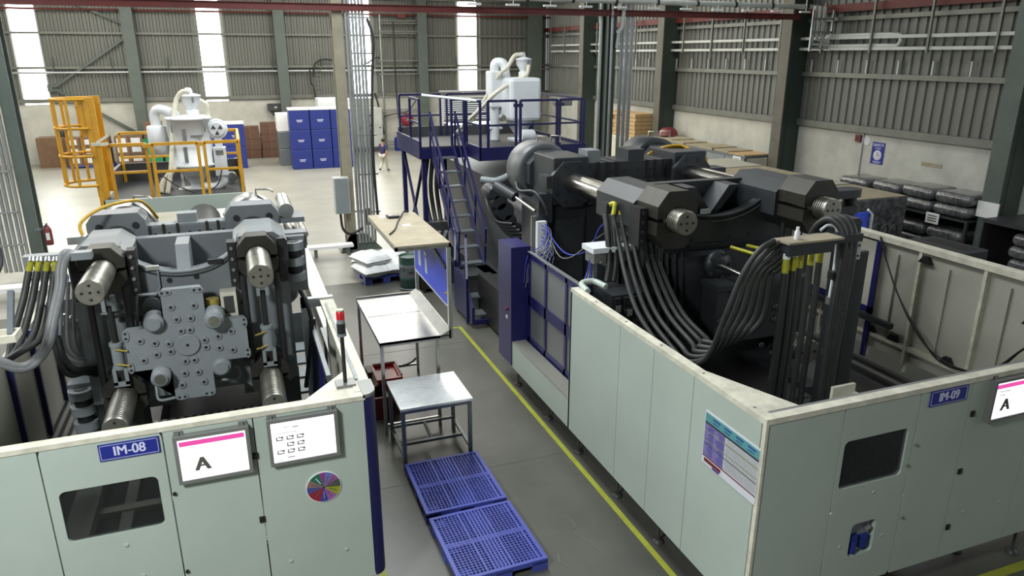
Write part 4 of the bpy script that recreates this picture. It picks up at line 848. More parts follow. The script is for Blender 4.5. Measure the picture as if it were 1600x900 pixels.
# sliding door
sx = 4.7; m = MB()
for z0, z1 in ((.86, 1.02), (1.62, 1.82), (2.52, 2.62)): m.box(sx, 9.26, z0, sx + .06, 11.72, z1)
for y in (9.26, 10.02, 10.86, 11.6): m.box(sx, y, .9, sx + .06, y + .08, 2.6)
sd = part('sliding_door', m, 'deep_blue', t, 'blue sliding door frame')
for y0, y1 in ((9.34, 10.02), (10.1, 10.86), (10.94, 11.6)):
    for z0, z1 in ((1.02, 1.62), (1.82, 2.52)):
        m = MB(); m.box(sx + .02, y0, z0, sx + .03, y1, z1); part('door_pane', m, 'pane_clear', sd)
m = MB(); m.box(sx - .01, 9.3, 2.62, sx + .05, 11.7, 2.64); part('door_track', m, 'conduit', sd)
m = MB(); m.box(sx - .02, 9.26, .84, sx + .08, 11.72, .88); part('door_track', m, 'black', sd)
for y in (11.78, 10.33, 9.13, 7.86, 6.76, 5.5):
    m = MB(); m.cyl((4.55, y, .04), (4.55, y, .55), .017, 8); m.lathe([(.075, 0), (.07, .03), (.03, .05)], (4.55, y, 0), 'z', 14); part('levelling_foot', m, 'panel_dark', t)
for x, y in ((8.0, 5.29), (8.64, 5.02), (5.0, 5.1)):
    m = MB(); m.cyl((x, y, .04), (x, y, .55), .017, 8); m.lathe([(.075, 0), (.07, .03), (.03, .05)], (x, y, 0), 'z', 14); part('levelling_foot', m, 'panel_dark', t)
m = MB(); m.box(HX + .1, HY + .1, .45, 9.6, HY + .5, .5).box(HX + .06, HY + .1, .45, HX + .4, 9.25, .5); part('floor_frame', m, 'panel_dark', t)
m = MB(); m.box(HX + .2, 5.1, 1.0, 7.8, 7.75, 1.04); part('walk_grate', m, 'grate_dots', t)
m = MB(); m.box(5.9, 7.8, 1.0, 7.8, 9.3, 1.04); part('walk_grate', m, 'grate_dots', t)
# right inner wall of the guard
RX = 11.35
ys = [4.9, 5.9, 7.05, 8.0, 9.25, 10.15, 11.4, 12.3]
for a, b in zip(ys[:-1], ys[1:]):
    m = MB(); m.box(RX, a, .5, RX + .06, b - .02, 2.64); pn = part('side_panel', m, 'guard_inner', t)
    m = MB(); m.box(RX - .05, (a + b) / 2 - .02, .8, RX, (a + b) / 2 + .02, 2.45); part('stiffener', m, 'guard_inner', pn)
    m = MB(); m.box(RX - .1, b - .1, .3, RX, b - .04, 2.64); part('post', m, 'trim_cream', t)
m = MB(); m.box(RX - .12, 4.9, 2.64, RX + .1, 12.4, 2.74); part('top_rail', m, 'trim_cream', t)
m = MB(); m.box(RX - .09, 4.9, .74, RX, 12.3, .82); part('cross_rail', m, 'trim_cream', t); m = MB(); m.box(RX - .09, 5.0, 1.9, RX, 7.0, 1.97); part('cross_rail', m, 'trim_cream', t)
for y, z in ((9.35, .82), (8.2, .82), (9.9, .82), (6.95, 1.97), (6.9, 2.5), (8.95, 2.45)):
    m = MB(); m.prism([(y, z), (y + .26, z), (y + .18, z + .12), (y + .08, z + .12)], 'x', RX - .1, RX - .03); part('bracket', m, 'black', t)
m = MB(); m.box(RX - .16, 10.0, .3, RX - .1, 10.1, 2.62).box(RX - .16, 10.0, 1.2, RX - .1, 12.2, 1.32).box(RX - .16, 12.1, .3, RX - .1, 12.2, 2.62); part('door_frame', m, 'deep_blue', t)
m = MB(); m.box(RX - .13, 10.1, 1.32, RX - .1, 12.1, 2.6); part('door_sheet', m, 'guard_inner', t)
m = MB(); m.box(RX - .3, 9.4, 1.1, RX - .2, 12, 1.2); part('guide_beam', m, 'press_charcoal', t)
for z in (.35, .55):
    m = MB(); m.box(8.8, 6.2, z, 11.2, 6.3, z + .1).box(10.4, 6.0, z, 10.5, 11.0, z + .08); part('floor_rail', m, 'panel_dark', t)
a, b = aty(1372, 366, 10.3), aty(1600, 545, 5.6)
for d in (0, .06):
    hose(t, [(RX - .15, 10.05, 2.72), aty(1386, 410, 9.7), aty(1405, 465, 9.2), aty(1432 + 60 * d, 520, 8.6 - d), aty(1468, 560 + 80 * d, 8.0), aty(1518, 581, 7.4), aty(1560, 572 + 60 * d, 6.9), aty(1600, 545, 6.5), aty(1680, 500, 6.0)], .016, 'black', 'drooping_cable', 7)
im_sign('IM-09', 6.505, 7.035, 2.475, 2.655, HY, 'blue sign reading IM-09 on the right guard')
monitor(7.375, 8.055, 2.15, 2.655, HY, 'lit screen with a large letter A on the right guard at the right edge', 'A')
# production poster on the long side, facing the aisle
t = thing('wall_poster', 'large purple and white schedule poster on the long side of the right guard', 'poster', (HX, 5.37, 1.78))
m = MB(); m.box(HX - .006, 4.925, 1.77, HX, 5.81, 2.39); part('sheet', m, 'poster_white', t)
def pb(nm, y0, y1, z0, z1, mt, d=.001): m = MB(); m.box(HX - .007 - d, y0, z0, HX - .006, y1, z1); return part(nm, m, mt, t)
pb('header_band', 4.93, 5.80, 2.27, 2.37, 'poster_teal'); pb('dark_band', 4.93, 5.80, 2.245, 2.27, 'panel_dark', .0012); pb('purple_block', 5.45, 5.80, 1.87, 2.243, 'poster_purple')
pb('pink_block', 5.48, 5.77, 1.8, 1.84, 'red_dark'); pb('footer_line', 4.93, 5.80, 1.855, 1.868, 'red_dark', .0014); pb('rule_line', 4.93, 5.80, 2.0, 2.008, 'panel_dark', .0014)
pb('olive_band', 4.93, 5.80, 2.16, 2.175, 'poster_olive', .0012); pb('olive_band', 4.93, 5.80, 2.05, 2.062, 'poster_olive', .0012)
m = MB()
for k in range(17): m.box(HX - .0085, 4.94, 1.88 + .0215 * k, HX - .006, 5.44, 1.882 + .0215 * k)
for k in range(22): m.box(HX - .0085, 4.94 + .0228 * k, 1.88, HX - .006, 4.942 + .0228 * k, 2.24)
part('table_grid', m, 'bezel', t, stuff=True)
m = MB()
for k in range(16):
    for j in range(2): m.box(HX - .0085, 5.47 + .17 * j, 1.885 + .022 * k, HX - .006, 5.47 + .17 * j + random.uniform(.06, .14), 1.893 + .022 * k)
for k in range(4): m.box(HX - .0085, 4.98 + .19 * k, 2.33, HX - .006, 5.1 + .19 * k, 2.345).box(HX - .0085, 5.0 + .19 * k, 2.295, HX - .006, 5.1 + .19 * k, 2.305)
m.box(HX - .0085, 5.5, 1.775, HX - .006, 5.62, 1.795)
part('print_lines', m, 'sign_blue', t, stuff=True)

# ================================================================= right press (black)
t = thing('injection_press', 'large black two-platen injection press standing inside the right guard', 'machine', (7.12, 9.75, 0)); p9 = t
BL, BR, BZ, BD = 5.82, 8.42, 3.73, 1.15; KX = 7.22
dip = [(KX + .98 * cos(a), 3.9 - .42 * sin(a) ** 1.2) for a in [pi * k / 16 for k in range(17)]]
m = MB(); m.prism([(5.45, 1.0), (8.8, 1.0), (8.8, 3.75), (8.65, 3.9)] + dip + [(5.75, 3.9), (5.6, 3.75), (5.6, 3.3), (5.45, 3.2)], 'y', 9.72, 9.92); mp = part('moving_platen', m, 'press_charcoal', t)
m = MB(); m.prism([(5.62, 1.0), (8.7, 1.0), (8.7, 3.7), (8.4, 3.97), (5.95, 3.97), (5.62, 3.6)], 'y', 10.32, 10.5); part('rear_plate', m, 'press_charcoal', mp)
m = MB(); m.box(5.6, 9.92, 1.0, 8.7, 10.32, 3.42); part('platen_core', m, 'press_black', mp)
for dx in (-.42, .42):
    m = MB(); m.prism([(KX + dx * .1 - .07, 3.48), (KX + dx * .1 + .07, 3.48), (KX + dx + .1, 3.95), (KX + dx - .1, 3.95)], 'y', 9.9, 10.34); part('stiffening_rib', m, 'press_charcoal', mp)
m = MB(); m.tube([(p[0], 9.715, p[1]) for p in dip], .03, 6, 2); part('dip_lip', m, 'press_charcoal', mp)
m = MB(); m.tube([(p[0], 9.70, p[1] - .07) for p in dip] , .010, 5, 2); part('sensor_cable', m, 'bezel', mp)
m = MB(); q = aty(1095, 331, 9.7); m.box(q.x, 9.66, q.z - .03, q.x + .16, 9.72, q.z + .04); part('limit_switch', m, 'galvanized', mp)
m = MB(); m.tube([aty(1212, 306, 9.6), aty(1218, 330, 9.65), aty(1222, 350, 9.68), aty(1228, 372, 9.7)], .012, 5); part('sensor_cable', m, 'bezel', mp)
for u, v in ((1140, 369), (1170, 366), (1146, 403), (1161, 402), (1094, 431)):
    q = aty(u, v, 9.72); m = MB(); m.cyl((q.x, 9.712, q.z), (q.x, 9.73, q.z), .038, 12); part('bolt_hole', m, 'black', mp)
m = MB(); m.box(6.7, 9.66, 3.02, 8.6, 9.72, 3.05).box(6.75, 9.68, 3.1, 7.1, 9.72, 3.45); part('face_plate', m, 'press_charcoal', mp)
m = MB(); q = aty(1158, 344, 9.71); m.box(q.x - .1, 9.705, q.z - .05, q.x + .1, 9.72, q.z + .05); part('cast_plate', m, 'press_black', mp)
for x in (BL, BR):
    m = MB(); m.prism(octagon(x, BZ - .03, .38, .5), 'y', 9.35, 10.55); part('corner_hub', m, 'press_charcoal', mp)
    split_nut(t, x, BZ, 8.75, 9.35, .33, .19, 'nut_brown', .03, .42)
    tie_bar(t, x, BZ, 8.5, 14.0, .18, 8.85, 'steel_bright', 'steel_worn')
    sg = 1 if x < 7 else -1
    m = MB(); m.box(x - sg * .47, 9.0, BZ - .42, x - sg * .345, 9.3, BZ + .15); kb = part('nut_guide', m, 'black', t)
    for k in range(4):
        m = MB(); m.cyl((x - sg * .41, 8.97, BZ - .34 + .14 * k), (x - sg * .41, 9.0, BZ - .34 + .14 * k), .03, 8); part('bolt', m, 'press_charcoal', kb)
    m = MB(); m.lathe([(.19, 10.62), (.19, 10.72)], (x, 0, BZ), 'y', 28); m.lathe([(.19, 10.76), (.19, 10.82)], (x, 0, BZ), 'y', 28); part('bar_bushing', m, 'steel_bright', t)
    for dx in (-.2, .1):
        m = MB(); m.cyl((x + dx, 9.3, 1.2), (x + dx, 9.3, BZ - .3), .05, 10); part('guide_rod', m, 'black', t)
for k in range(3):
    m = MB(); q = aty(1236, 314 + 7 * k, 9.5); m.box(q.x - .1, 9.35, q.z - .03, q.x + .05, 9.4, q.z + .03); part('limit_switch', m, 'black' if k == 1 else 'bezel', t)
for x in (BL, BR):
    tie_bar(t, x, BD + .2, 8.6, 14.0, .215, 9.1, 'steel_worn', 'steel_worn')
# hinge lugs on the right
def knuckle2(x, y, z, n, sc, par, mt):
    for k in range(n):
        zz = z - k * .24 * sc
        pts = [(x - .6 * sc, y + .12 * sc), (x - .6 * sc, y - .14 * sc)] + [(x + .15 * sc * sin(a), y - .15 * sc * cos(a)) for a in [pi * i / 10 for i in range(11)]]
        m = MB(); m.prism(pts, 'z', zz - .12 * sc, zz); part('hinge_lug', m, mt, par)
    m = MB(); m.cyl((x, y, z - .24 * sc * n), (x, y, z - .02), .1 * sc, 16); part('hinge_pin', m, 'black', par)
knuckle2(9.85, 9.6, 3.8, 3, 1.15, t, 'press_black')
# lower mould side: ejector box, cylinders, pipes
m = MB(); m.box(6.75, 8.9, 1.6, 8.5, 9.3, 2.56); eb = part('ejector_box', m, 'press_black', t)
m = MB(); m.box(6.72, 8.86, 2.5, 8.52, 9.32, 2.58); part('box_lid', m, 'press_charcoal', eb)
for u, v in ((1130, 452), (1146, 450), (1146, 456), (1128, 500), (1210, 500), (1212, 480), (1190, 540), (1207, 552), (1125, 503)):
    q = aty(u, v, 8.88); m = MB(); m.lathe([(.02, -.02), (.05, -.02), (.055, 0)], (q.x, 8.89, q.z), 'y', 12); part('bolt', m, 'press_charcoal', eb)
m = MB(); m.box(5.5, 9.4, .9, 8.9, 9.72, 2.95); part('mould_plate', m, 'press_black', t)
q = aty(1118, 412, 9.4); m = MB(); m.lathe([(.10, -.12), (.24, -.1), (.24, 0), (.14, .02), (.14, .3)], (q.x, 9.4, q.z), 'y', 22); part('core_cylinder', m, 'press_black', t)
m = MB(); m.cyl((q.x, 9.3, q.z), (q.x + .05, 8.3, q.z - .05), .05, 14); part('chrome_rod', m, 'steel_bright', t); m = MB(); m.cyl((q.x + .045, 8.55, q.z - .04), (q.x + .05, 8.2, q.z - .05), .13, 14); part('rod_head', m, 'press_black', t)
for k in range(5):
    a = 2 * pi * k / 5; m = MB(); m.cyl((q.x + .2 * cos(a), 9.26, q.z + .2 * sin(a)), (q.x + .2 * cos(a), 9.3, q.z + .2 * sin(a)), .03, 8); part('bolt', m, 'press_charcoal', t)
for a, b in (((1142, 386), (1195, 402)), ((1168, 384), (1195, 390))):
    m = MB(); m.cyl(aty(*a, 9.4), aty(*b, 8.8), .03, 10); part('yellow_rod', m, 'fitting_yellow', t)
m = MB(); m.tube([aty(1070, 470, 9.4), aty(1100, 508, 9.3), aty(1130, 506, 9.3)], .025, 6, 1); part('pipe', m, 'press_charcoal', t)
m = MB(); m.tube([aty(1055, 495, 9.3), aty(1070, 500, 9.3), aty(1078, 515, 9.2)], .02, 6); part('pipe', m, 'bezel', t)
for u in (1040, 1052, 1062):
    m = MB(); m.cyl(aty(u, 395, 9.35), aty(u + 4, 600, 9.35), .04, 10); part('guide_rod', m, 'press_black', t)
# fixed platen
FY = 12.4
m = MB(); m.box(5.2, FY + .15, .9, 9.05, FY + .9, 3.3); fp = part('fixed_platen', m, 'press_black', t)
m = MB(); m.box(6.2, FY + .05, 3.25, 8.05, FY + .8, 4.03); cb = part('cross_beam', m, 'press_charcoal', fp)
m = MB(); m.box(6.2, FY - .02, 3.25, 8.05, FY + .05, 3.66); part('cross_ledge', m, 'press_charcoal', fp)
for x in (6.42, 6.62, 6.82, 7.5, 7.68, 7.86):
    m = MB(); m.box(x, FY + .02, 3.25, x + .035, FY + .82, 4.04).box(x, FY - .04, 3.25, x + .035, FY + .03, 3.67); part('t_slot', m, 'black', fp)
for x in (6.3, 6.72, 7.0, 7.3, 7.6):
    for z in (3.45, 3.85):
        m = MB(); m.cyl((x, FY - .03 if z < 3.6 else FY + .04, z), (x, FY + .06, z), .025, 8); part('bolt_hole', m, 'black', fp)
m = MB(); m.box(6.22, FY + .1, 4.03, 6.5, FY + .5, 4.26); part('top_block', m, 'press_grey', fp); m = MB(); m.box(7.1, FY + .1, 4.03, 7.45, FY + .6, 4.24); part('top_block', m, 'press_charcoal', fp)
for x in (BL, BR):
    m = MB(); m.bev(x - .36, FY - .05, BZ - .44, x + .36, FY + .95, BZ + .44, .02); hb = part('bar_housing', m, 'press_charcoal', fp)
    m = MB(); m.prism(octagon(x, BZ - .05, .42, .45), 'y', FY - .14, FY - .04); fl = part('bar_flange', m, 'press_black', hb)
    for k in range(8):
        a = 2 * pi * k / 8 + .39; m = MB(); m.cyl((x + .35 * cos(a), FY - .15, BZ - .05 + .35 * sin(a)), (x + .35 * cos(a), FY - .13, BZ - .05 + .35 * sin(a)), .04, 10); part('bolt_hole', m, 'black', hb)
    m = MB(); m.lathe([(.45, FY + 1.2), (.55, FY + 1.18), (.58, FY + 1.22), (.58, FY + 1.85), (.55, FY + 1.9), (.4, FY + 1.92)], (x - .02, 0, BZ), 'y', 40); cl = part('clamp_cylinder', m, 'disk_grey' if x < 7 else 'press_charcoal', t)
    m = MB(); m.prism(octagon(x, BZ, .44, .45), 'y', FY + .95, FY + 1.2); part('cylinder_neck', m, 'press_charcoal', cl)
    for d in (-.05, .25):
        m = MB(); m.tube([(x + d, FY + 1.5, BZ + .56), (x + d, FY + 1.5, BZ + .68), (x + d + .16, FY + 1.4, BZ + .68), (x + d + .16, FY + 1.4, BZ + .55)], .018, 6, 1); part('lifting_eye', m, 'steel_worn', cl)
m = MB(); m.box(5.5, FY + .1, .9, 6.22, FY + .16, 3.27); bp = part('body_cover', m, 'press_black', t)
for z0, z1 in ((2.3, 3.0), (1.72, 2.26), (1.3, 1.68)):
    m = MB(); m.box(5.56, FY + .04, z0, 6.16, FY + .1, z1); cv = part('cover_plate', m, 'press_charcoal', t)
    for k in range(4):
        m = MB(); m.cyl((5.62 + .16 * k, FY + .03, z1 - .06), (5.62 + .16 * k, FY + .045, z1 - .06), .012, 8); part('screw', m, 'galvanized', cv)
m = MB(); m.box(5.15, FY - .1, BZ - .75, 5.42, FY + .1, BZ - .2); part('side_block', m, 'press_charcoal', t); m = MB(); m.box(5.3, FY - .1, BZ - .1, 5.6, FY + .3, BZ + .12); part('side_block', m, 'press_charcoal', t)
m = MB(); m.box(5.05, FY, 2.35, 5.4, FY + .06, 3.1); part('switch_plate', m, 'bezel', t); m = MB(); q = aty(851, 334, FY - .02); m.box(q.x - .05, FY - .06, q.z - .05, q.x + .08, FY, q.z + .05); part('red_button', m, 'red_dark', t)
m = MB(); m.cyl(aty(801, 305, 12.9), aty(836, 330, 12.2), .03, 10); part('cylinder_rod', m, 'steel_bright', t); m = MB(); m.cyl(aty(775, 290, 13.3), aty(805, 308, 12.85), .1, 12); part('guard_cylinder', m, 'press_charcoal', t)
hose(t, [aty(806, 285, 13.4), aty(812, 298, 13), aty(835, 300, 12.4), aty(850, 320, 12.2), aty(856, 335, 12.2)], .03, 'press_charcoal', 'pipe', 8)
# wiring terminal comb with blue and grey wires
q = aty(843, 372, 12.2); m = MB(); m.box(q.x - .06, 12.15, q.z - .55, q.x + .12, 12.25, q.z + .32); tb = part('terminal_comb', m, 'white_paint', t)
for k in range(14):
    a = aty(846 + (k % 3) * 3, 352 + 6 * (k % 8), 12.1); e = aty(845 + 3 * k - 20, 400 + (k * 7) % 14, 11.7)
    hose(t, [a, a + Vector((.08, -.08, -.1)), (a + e) / 2 + Vector((.1, -.05, -.1)), e, e + Vector((-.08, 0, -.5))], .009, 'wire_blue' if k % 3 == 0 else 'bezel', 'wire', 5)
hose(t, [aty(852, 350, 12.1), aty(868, 380, 11.8), aty(890, 398, 11.4), aty(920, 390, 11), aty(935, 360, 10.6), aty(946, 347, 10.4)], .012, 'wire_blue', 'wire', 6)
hose(t, [aty(856, 360, 12.1), aty(872, 398, 11.7), aty(892, 402, 11.3), aty(925, 378, 10.9), aty(948, 362, 10.4)], .011, 'bezel', 'wire', 6)
for k in range(4): hose(t, [aty(921 + 2 * k, 405, 9.7), aty(918 + 3 * k, 425, 9.7), aty(912 + 5 * k, 440, 9.6), aty(906 + 8 * k, 452, 9.6)], .011, 'wire_blue' if k % 2 == 0 else 'bezel', 'wire', 5)
# junction box
a = aty(925, 412, 9.6); m = MB(); m.box(4.92, 9.55, a.z, 5.62, 9.85, 3.12); jb = part('junction_box', m, 'bezel', t); m = MB(); m.box(4.88, 9.5, 3.12, 5.66, 9.9, 3.2); part('box_lid', m, 'white_paint', jb)
m = MB(); m.tube([aty(938, 410, 9.5), aty(950, 416, 9.5), aty(952, 408, 9.5)], .025, 6, 2); part('pipe', m, 'galvanized', jb)
m = MB(); m.box(4.95, 9.5, 1.0, 5.05, 9.6, 2.95).box(5.5, 9.55, 1.0, 5.6, 9.65, 2.95); part('box_stand', m, 'press_charcoal', t)
m = MB(); m.box(4.95, 9.0, 1.5, 5.6, 9.5, 2.6); vb = part('valve_block', m, 'press_black', t)
for k in range(8):
    m = MB(); x = 4.98 + .16 * (k % 4); z = 2.0 + .35 * (k // 4); m.cyl((x + .05, 8.9, z), (x + .05, 9.0, z), .055, 10); m.box(x, 8.94, z + .1, x + .1, 9.0, z + .22); part('solenoid', m, 'black', vb)
for k in range(2):
    m = MB(); q = aty(963 + 18 * k, 484 + 5 * k, 8.88); m.box(q.x, 8.885, q.z - .05, q.x + .08, 8.895, q.z + .05); part('label', m, 'bezel', vb)
# hydraulic hoses sweeping to the hose tower
m = MB(); a = aty(943, 322, 10.0); b = aty(990, 317, 10.0); m.box(a.x, 9.9, a.z - .16, b.x + .3, 10.15, a.z + .05); part('hose_manifold', m, 'press_charcoal', t)
ends = [(1190, 388), (1200, 392), (1207, 398), (1213, 404), (1216, 410), (1218, 418)]
for i in range(6):
    u0 = (953, 964, 975, 990, 1000, 1008)[i]; a = aty(u0, 320 if i < 4 else 312, 9.88)
    if i < 4:
        m = MB(); b = aty(u0 + 5, 338, 9.75); m.tube([a, a + Vector((.05, -.06, .02)), b], .038, 10, 4); part('hose_ferrule', m, 'fitting_yellow' if i < 2 else 'steel_worn', t, 'yellow marked ferrule' if i < 2 else None)
    s = i * 10
    e = ends[i]
    hose(t, [aty(u0 + 5, 336, 9.75) if i < 4 else a, aty(u0 + 14, 380, 9.5), aty(u0 + 24 + i, 430, 9.1), aty(u0 + 44 + 3 * i, 490, 8.6), aty(u0 + 82 + 3 * i, 545 - 3 * i, 8.0), aty(1070 + 6 * i, 573 - 8 * i, 7.6), aty(1106 + 7 * i, 556 - 4 * i, 7.3), aty(1135 + 11 * i, 490 + 2 * i, 7.1), aty(1160 + 9 * i, 430, 7.0), aty(e[0] - 4, e[1] + 4, 6.95), aty(e[0] + 20, e[1] - 12 - 2 * i, 6.95)], .036, 'hose_dusty')
for u, v, yy in ((950, 345, 9.6), (960, 350, 9.6)):
    hose(t, [aty(u - 4, 335, 9.8), aty(u, 370, 9.6), aty(u + 2, 410, 9.5), aty(u - 2, 440, 9.4)], .05, 'rubber')
# hose tower
m = MB(); m.box(7.42, 7.15, .6, 7.58, 7.42, 3.95); tw = part('hose_tower', m, 'press_black', t)
m = MB(); m.box(7.58, 7.2, 3.2, 7.66, 7.4, 3.9).box(7.52, 7.1, .9, 7.75, 7.16, 3.5); part('tower_plate', m, 'press_charcoal', tw)
q = aty(1335, 392, 7.08); m = MB(); m.box(q.x - .08, 7.07, q.z - .12, q.x + .1, 7.1, q.z + .12); wp_ = part('white_plate', m, 'white_paint', tw)
for dx in (-.05, .06):
    for dz in (-.07, .07):
        m = MB(); m.cyl((q.x + dx, 7.06, q.z + dz), (q.x + dx, 7.072, q.z + dz), .015, 8); part('bolt', m, 'black', wp_)
m = MB(); m.box(6.12, 6.78, 3.66, 6.82, 7.02, 3.81); mb_ = part('hose_block', m, 'press_black', t); m = MB(); m.box(6.1, 6.76, 3.81, 6.95, 7.05, 3.835); part('dusty_top', m, 'board_tan', mb_)
m = MB(); m.box(6.8, 6.95, 3.7, 7.45, 7.2, 3.8); part('block_arm', m, 'press_black', t)
for i, u in enumerate((1229, 1241, 1252, 1269, 1283)):
    yy = 6.85 + .05 * i; a = aty(u, 402 - 4 * i, yy); x = a.x
    m = MB(); m.lathe([(.05, a.z - .02), (.05, a.z + .05)], (x, yy, 0), 'z', 6); part('hose_nut', m, 'white_paint', t)
    m = MB(); m.cyl((x, yy, a.z - .2), (x, yy, a.z - .02), .043, 12); part('hose_ferrule', m, 'fitting_yellow', t, 'yellow ferrule')
    hose(t, [(x, yy, a.z - .19), (x + .01, yy, 2.6), (x + .02, yy + .03, 1.8), (x + .05, yy + .05, 1.04)], .043, 'rubber' if i in (0, 1) else 'hose_dusty')
hose(t, [aty(1282, 360, 7.2), aty(1295, 352, 7.2), aty(1308, 362, 7.15), aty(1303, 420, 7.1), aty(1295, 470, 7.1)], .02, 'white_paint', 'white_pipe', 8)
for i in range(3):
    hose(t, [aty(1265 + 6 * i, 372, 7.6), aty(1280 + 8 * i, 350 - 2 * i, 7.4), aty(1300 + 10 * i, 343 - i, 7.2), aty(1318 + 8 * i, 365, 7.05), aty(1314 + 8 * i, 410, 7.0), aty(1298 + 8 * i, 500, 6.95), aty(1284 + 7 * i, 600, 6.9), aty(1280 + 8 * i, 640, 6.9)], .05, 'hose_dusty')
for k in range(4):
    q = aty(1300 - 3 * k, 430 + 40 * k, 7.05); m = MB(); m.box(q.x - .03, 7.0, q.z - .05, q.x + .05, 7.1, q.z + .05); part('clamp', m, 'galvanized' if k % 2 else 'black', tw)
q = aty(1245, 372, 6.9); m = MB(); m.lathe([(.035, 3.835), (.035, 3.93), (.02, 3.95), (.02, 3.99)], (q.x, 6.9, 0), 'z', 12); solo('spray_bottle', m, 'white', 'small white and blue spray bottle left on the hose block', 'bottle', (q.x, 6.9, 3.835))
m = MB(); m.box(7.75, 5.2, 1.0, 8.1, 5.24, 1.9); part('white_bracket', m, 'white_paint', t)
q = aty(1286, 612, 6.3); m = MB(); m.box(q.x - .05, 6.1, q.z - .3, q.x + .3, 6.14, q.z + .15).box(q.x + .26, 5.7, q.z - .3, q.x + .3, 6.14, q.z + .05); part('white_bracket', m, 'trim_cream', t)
# yellow ground cables over the far housing
for i in range(3):
    hose(t, [aty(1004 + 4 * i, 250, 13.3), aty(1014 + 5 * i, 240, 13.2), aty(1022 + 6 * i, 236 + i, 13.2), aty(1040 + 5 * i, 229 + i, 13.0), aty(1062 + 4 * i, 227 + i, 12.9), aty(1074 + 2 * i, 232, 12.8)], .022, 'cable_yellow', 'ground_cable', 7)
    hose(t, [aty(1095 + 2 * i, 242, 12.5), aty(1100 + 2 * i, 250, 12.4), aty(1099 + 2 * i, 258, 12.3)], .022, 'cable_yellow', 'ground_cable', 7)
m = MB(); m.box(8.8, 12.5, 3.6, 9.4, 12.9, 3.78); part('side_block', m, 'press_black', t)
# bed and injection unit
m = MB(); m.box(5.3, 8.2, .1, 6.1, 20.5, .95).box(8.1, 8.2, .1, 8.9, 20.5, .95).box(6.1, 8.6, .1, 8.1, 20.5, .7); part('machine_bed', m, 'press_black', t)
m = MB(); m.box(5.75, 14.6, .95, 8.6, 17.6, 2.7).box(5.95, 17.6, .95, 8.6, 21.5, 3.0); part('injection_unit', m, 'press_black', t)
m = MB(); m.cyl((6.0, 13.4, 2.6), (6.0, 16.8, 2.7), .25, 16).cyl((8.2, 13.4, 2.6), (8.2, 16.8, 2.7), .25, 16).cyl((7.1, 13.3, 2.9), (7.1, 18, 2.9), .4, 18); part('injection_cylinder', m, 'press_charcoal', t)
for k in range(6):
    q = aty(768 + 8 * k, 300 + 14 * k, 14.0); m = MB(); m.lathe([(.12 + .03 * (k % 3), -.2), (.16 + .03 * (k % 3), -.15), (.16, .2)], (q.x, 14.0, q.z), 'y', 16); part('hydraulic_valve', m, 'press_black' if k % 2 else 'press_charcoal', t)
for k in range(5):
    hose(t, [aty(760 + 4 * k, 290 + 8 * k, 14.2), aty(762 + 5 * k, 320 + 8 * k, 13.9), aty(775 + 6 * k, 345 + 6 * k, 13.7), aty(800 + 6 * k, 350 + 5 * k, 13.5)], .035, 'rubber')
hose(t, [aty(752, 281, 14.8), aty(775, 283, 14.6), aty(795, 275, 14.6), aty(806, 262, 14.6)], .08, 'press_grey', 'steel_hose', 10)
m = MB(); q = aty(762, 395, 13.6); m.box(5.0, 12.6, .1, 5.3, 15.6, 1.1); part('side_tank', m, 'black', t)
m = MB(); m.prism([(13.4, 1.2), (14.2, 1.2), (13.9, 2.2), (13.5, 2.2)], 'x', 4.95, 5.1); part('cover', m, 'press_charcoal', t)

# ================================================================= blue loading platform, stair and hopper
t = thing('loading_platform', 'dark blue railed loading platform with a steep stair behind the black press', 'platform', (7.1, 19.5, 0)); bpf = t
DZ2, DYF, DYB = 3.7, 18.0, 22.0; X0, X1 = 5.87, 8.9
m = MB(); m.box(X0, DYF, DZ2 - .34, X1, DYF + .05, DZ2).box(X1 - .05, DYF + .05, DZ2 - .3, X1, DYB, DZ2 + .02); part('front_panel', m, 'platform_blue', t)
m = MB(); m.box(X0 - .02, DYF, DZ2 - .34, X0 + .03, 19.4, DZ2 + .02); part('side_panel', m, 'platform_blue', t)
m = MB(); m.box(4.6, 19.2, DZ2 - .12, X1, DYB, DZ2 - .06).box(X0 + .03, DYF + .05, DZ2 - .12, X1 - .05, 19.2, DZ2 - .06); part('deck', m, 'deck_dark', t)
m = MB(); m.box(4.6, DYB - .05, DZ2 - .06, X1, DYB, DZ2 + .22); part('kick_plate', m, 'panel_dark', t)
m = MB(); m.box(4.55, 19.15, DZ2 - .38, 4.61, DYB, DZ2 + .1).box(4.6, 19.15, DZ2 - .38, X0, 19.2, DZ2 - .1); part('landing_panel', m, 'platform_blue', t)
for x, y in ((4.7, 19.3), (4.7, 21.8), (8.8, 18.1), (8.8, 21.9), (6.0, 21.9)):
    m = MB(); m.box(x - .06, y - .06, 0, x + .06, y + .06, DZ2 - .12); part('support_leg', m, 'platform_blue', t)
m = MB(); m.bar((4.7, 19.3, .3), (4.7, 21.8, 3.3), .07).bar((4.7, 21.8, .3), (4.7, 19.3, 3.3), .07); part('cross_brace', m, 'platform_blue', t)
def rp(a, b, z=DZ2 - .06, h=1.22, mid=.5): return rail_panel(t, a, b, z, h, 'platform_blue', mid, .06)
rp((X0 + .25, DYF + .06), (X0 + 1.02, DYF + .06)); rp((X0 + 1.14, DYF + .06), (X0 + 2.18, DYF + .06)); rp((X1 - .75, DYF + .1), (X1 - .05, DYF + .1)); rp((X0 + .05, DYF + .1), (X0 + .05, 19.3))
rp((4.62, 19.3), (4.62, 20.4)); rp((4.65, DYB - .1), (5.9, DYB - .1)); rp((6.1, DYB - .1), (7.4, DYB - .1)); rp((7.6, DYB - .1), (X1 - .1, DYB - .1)); rp((X1 - .03, DYF + .3), (X1 - .03, DYB - .2)); rp((5.5, 19.3), (5.85, 19.3))
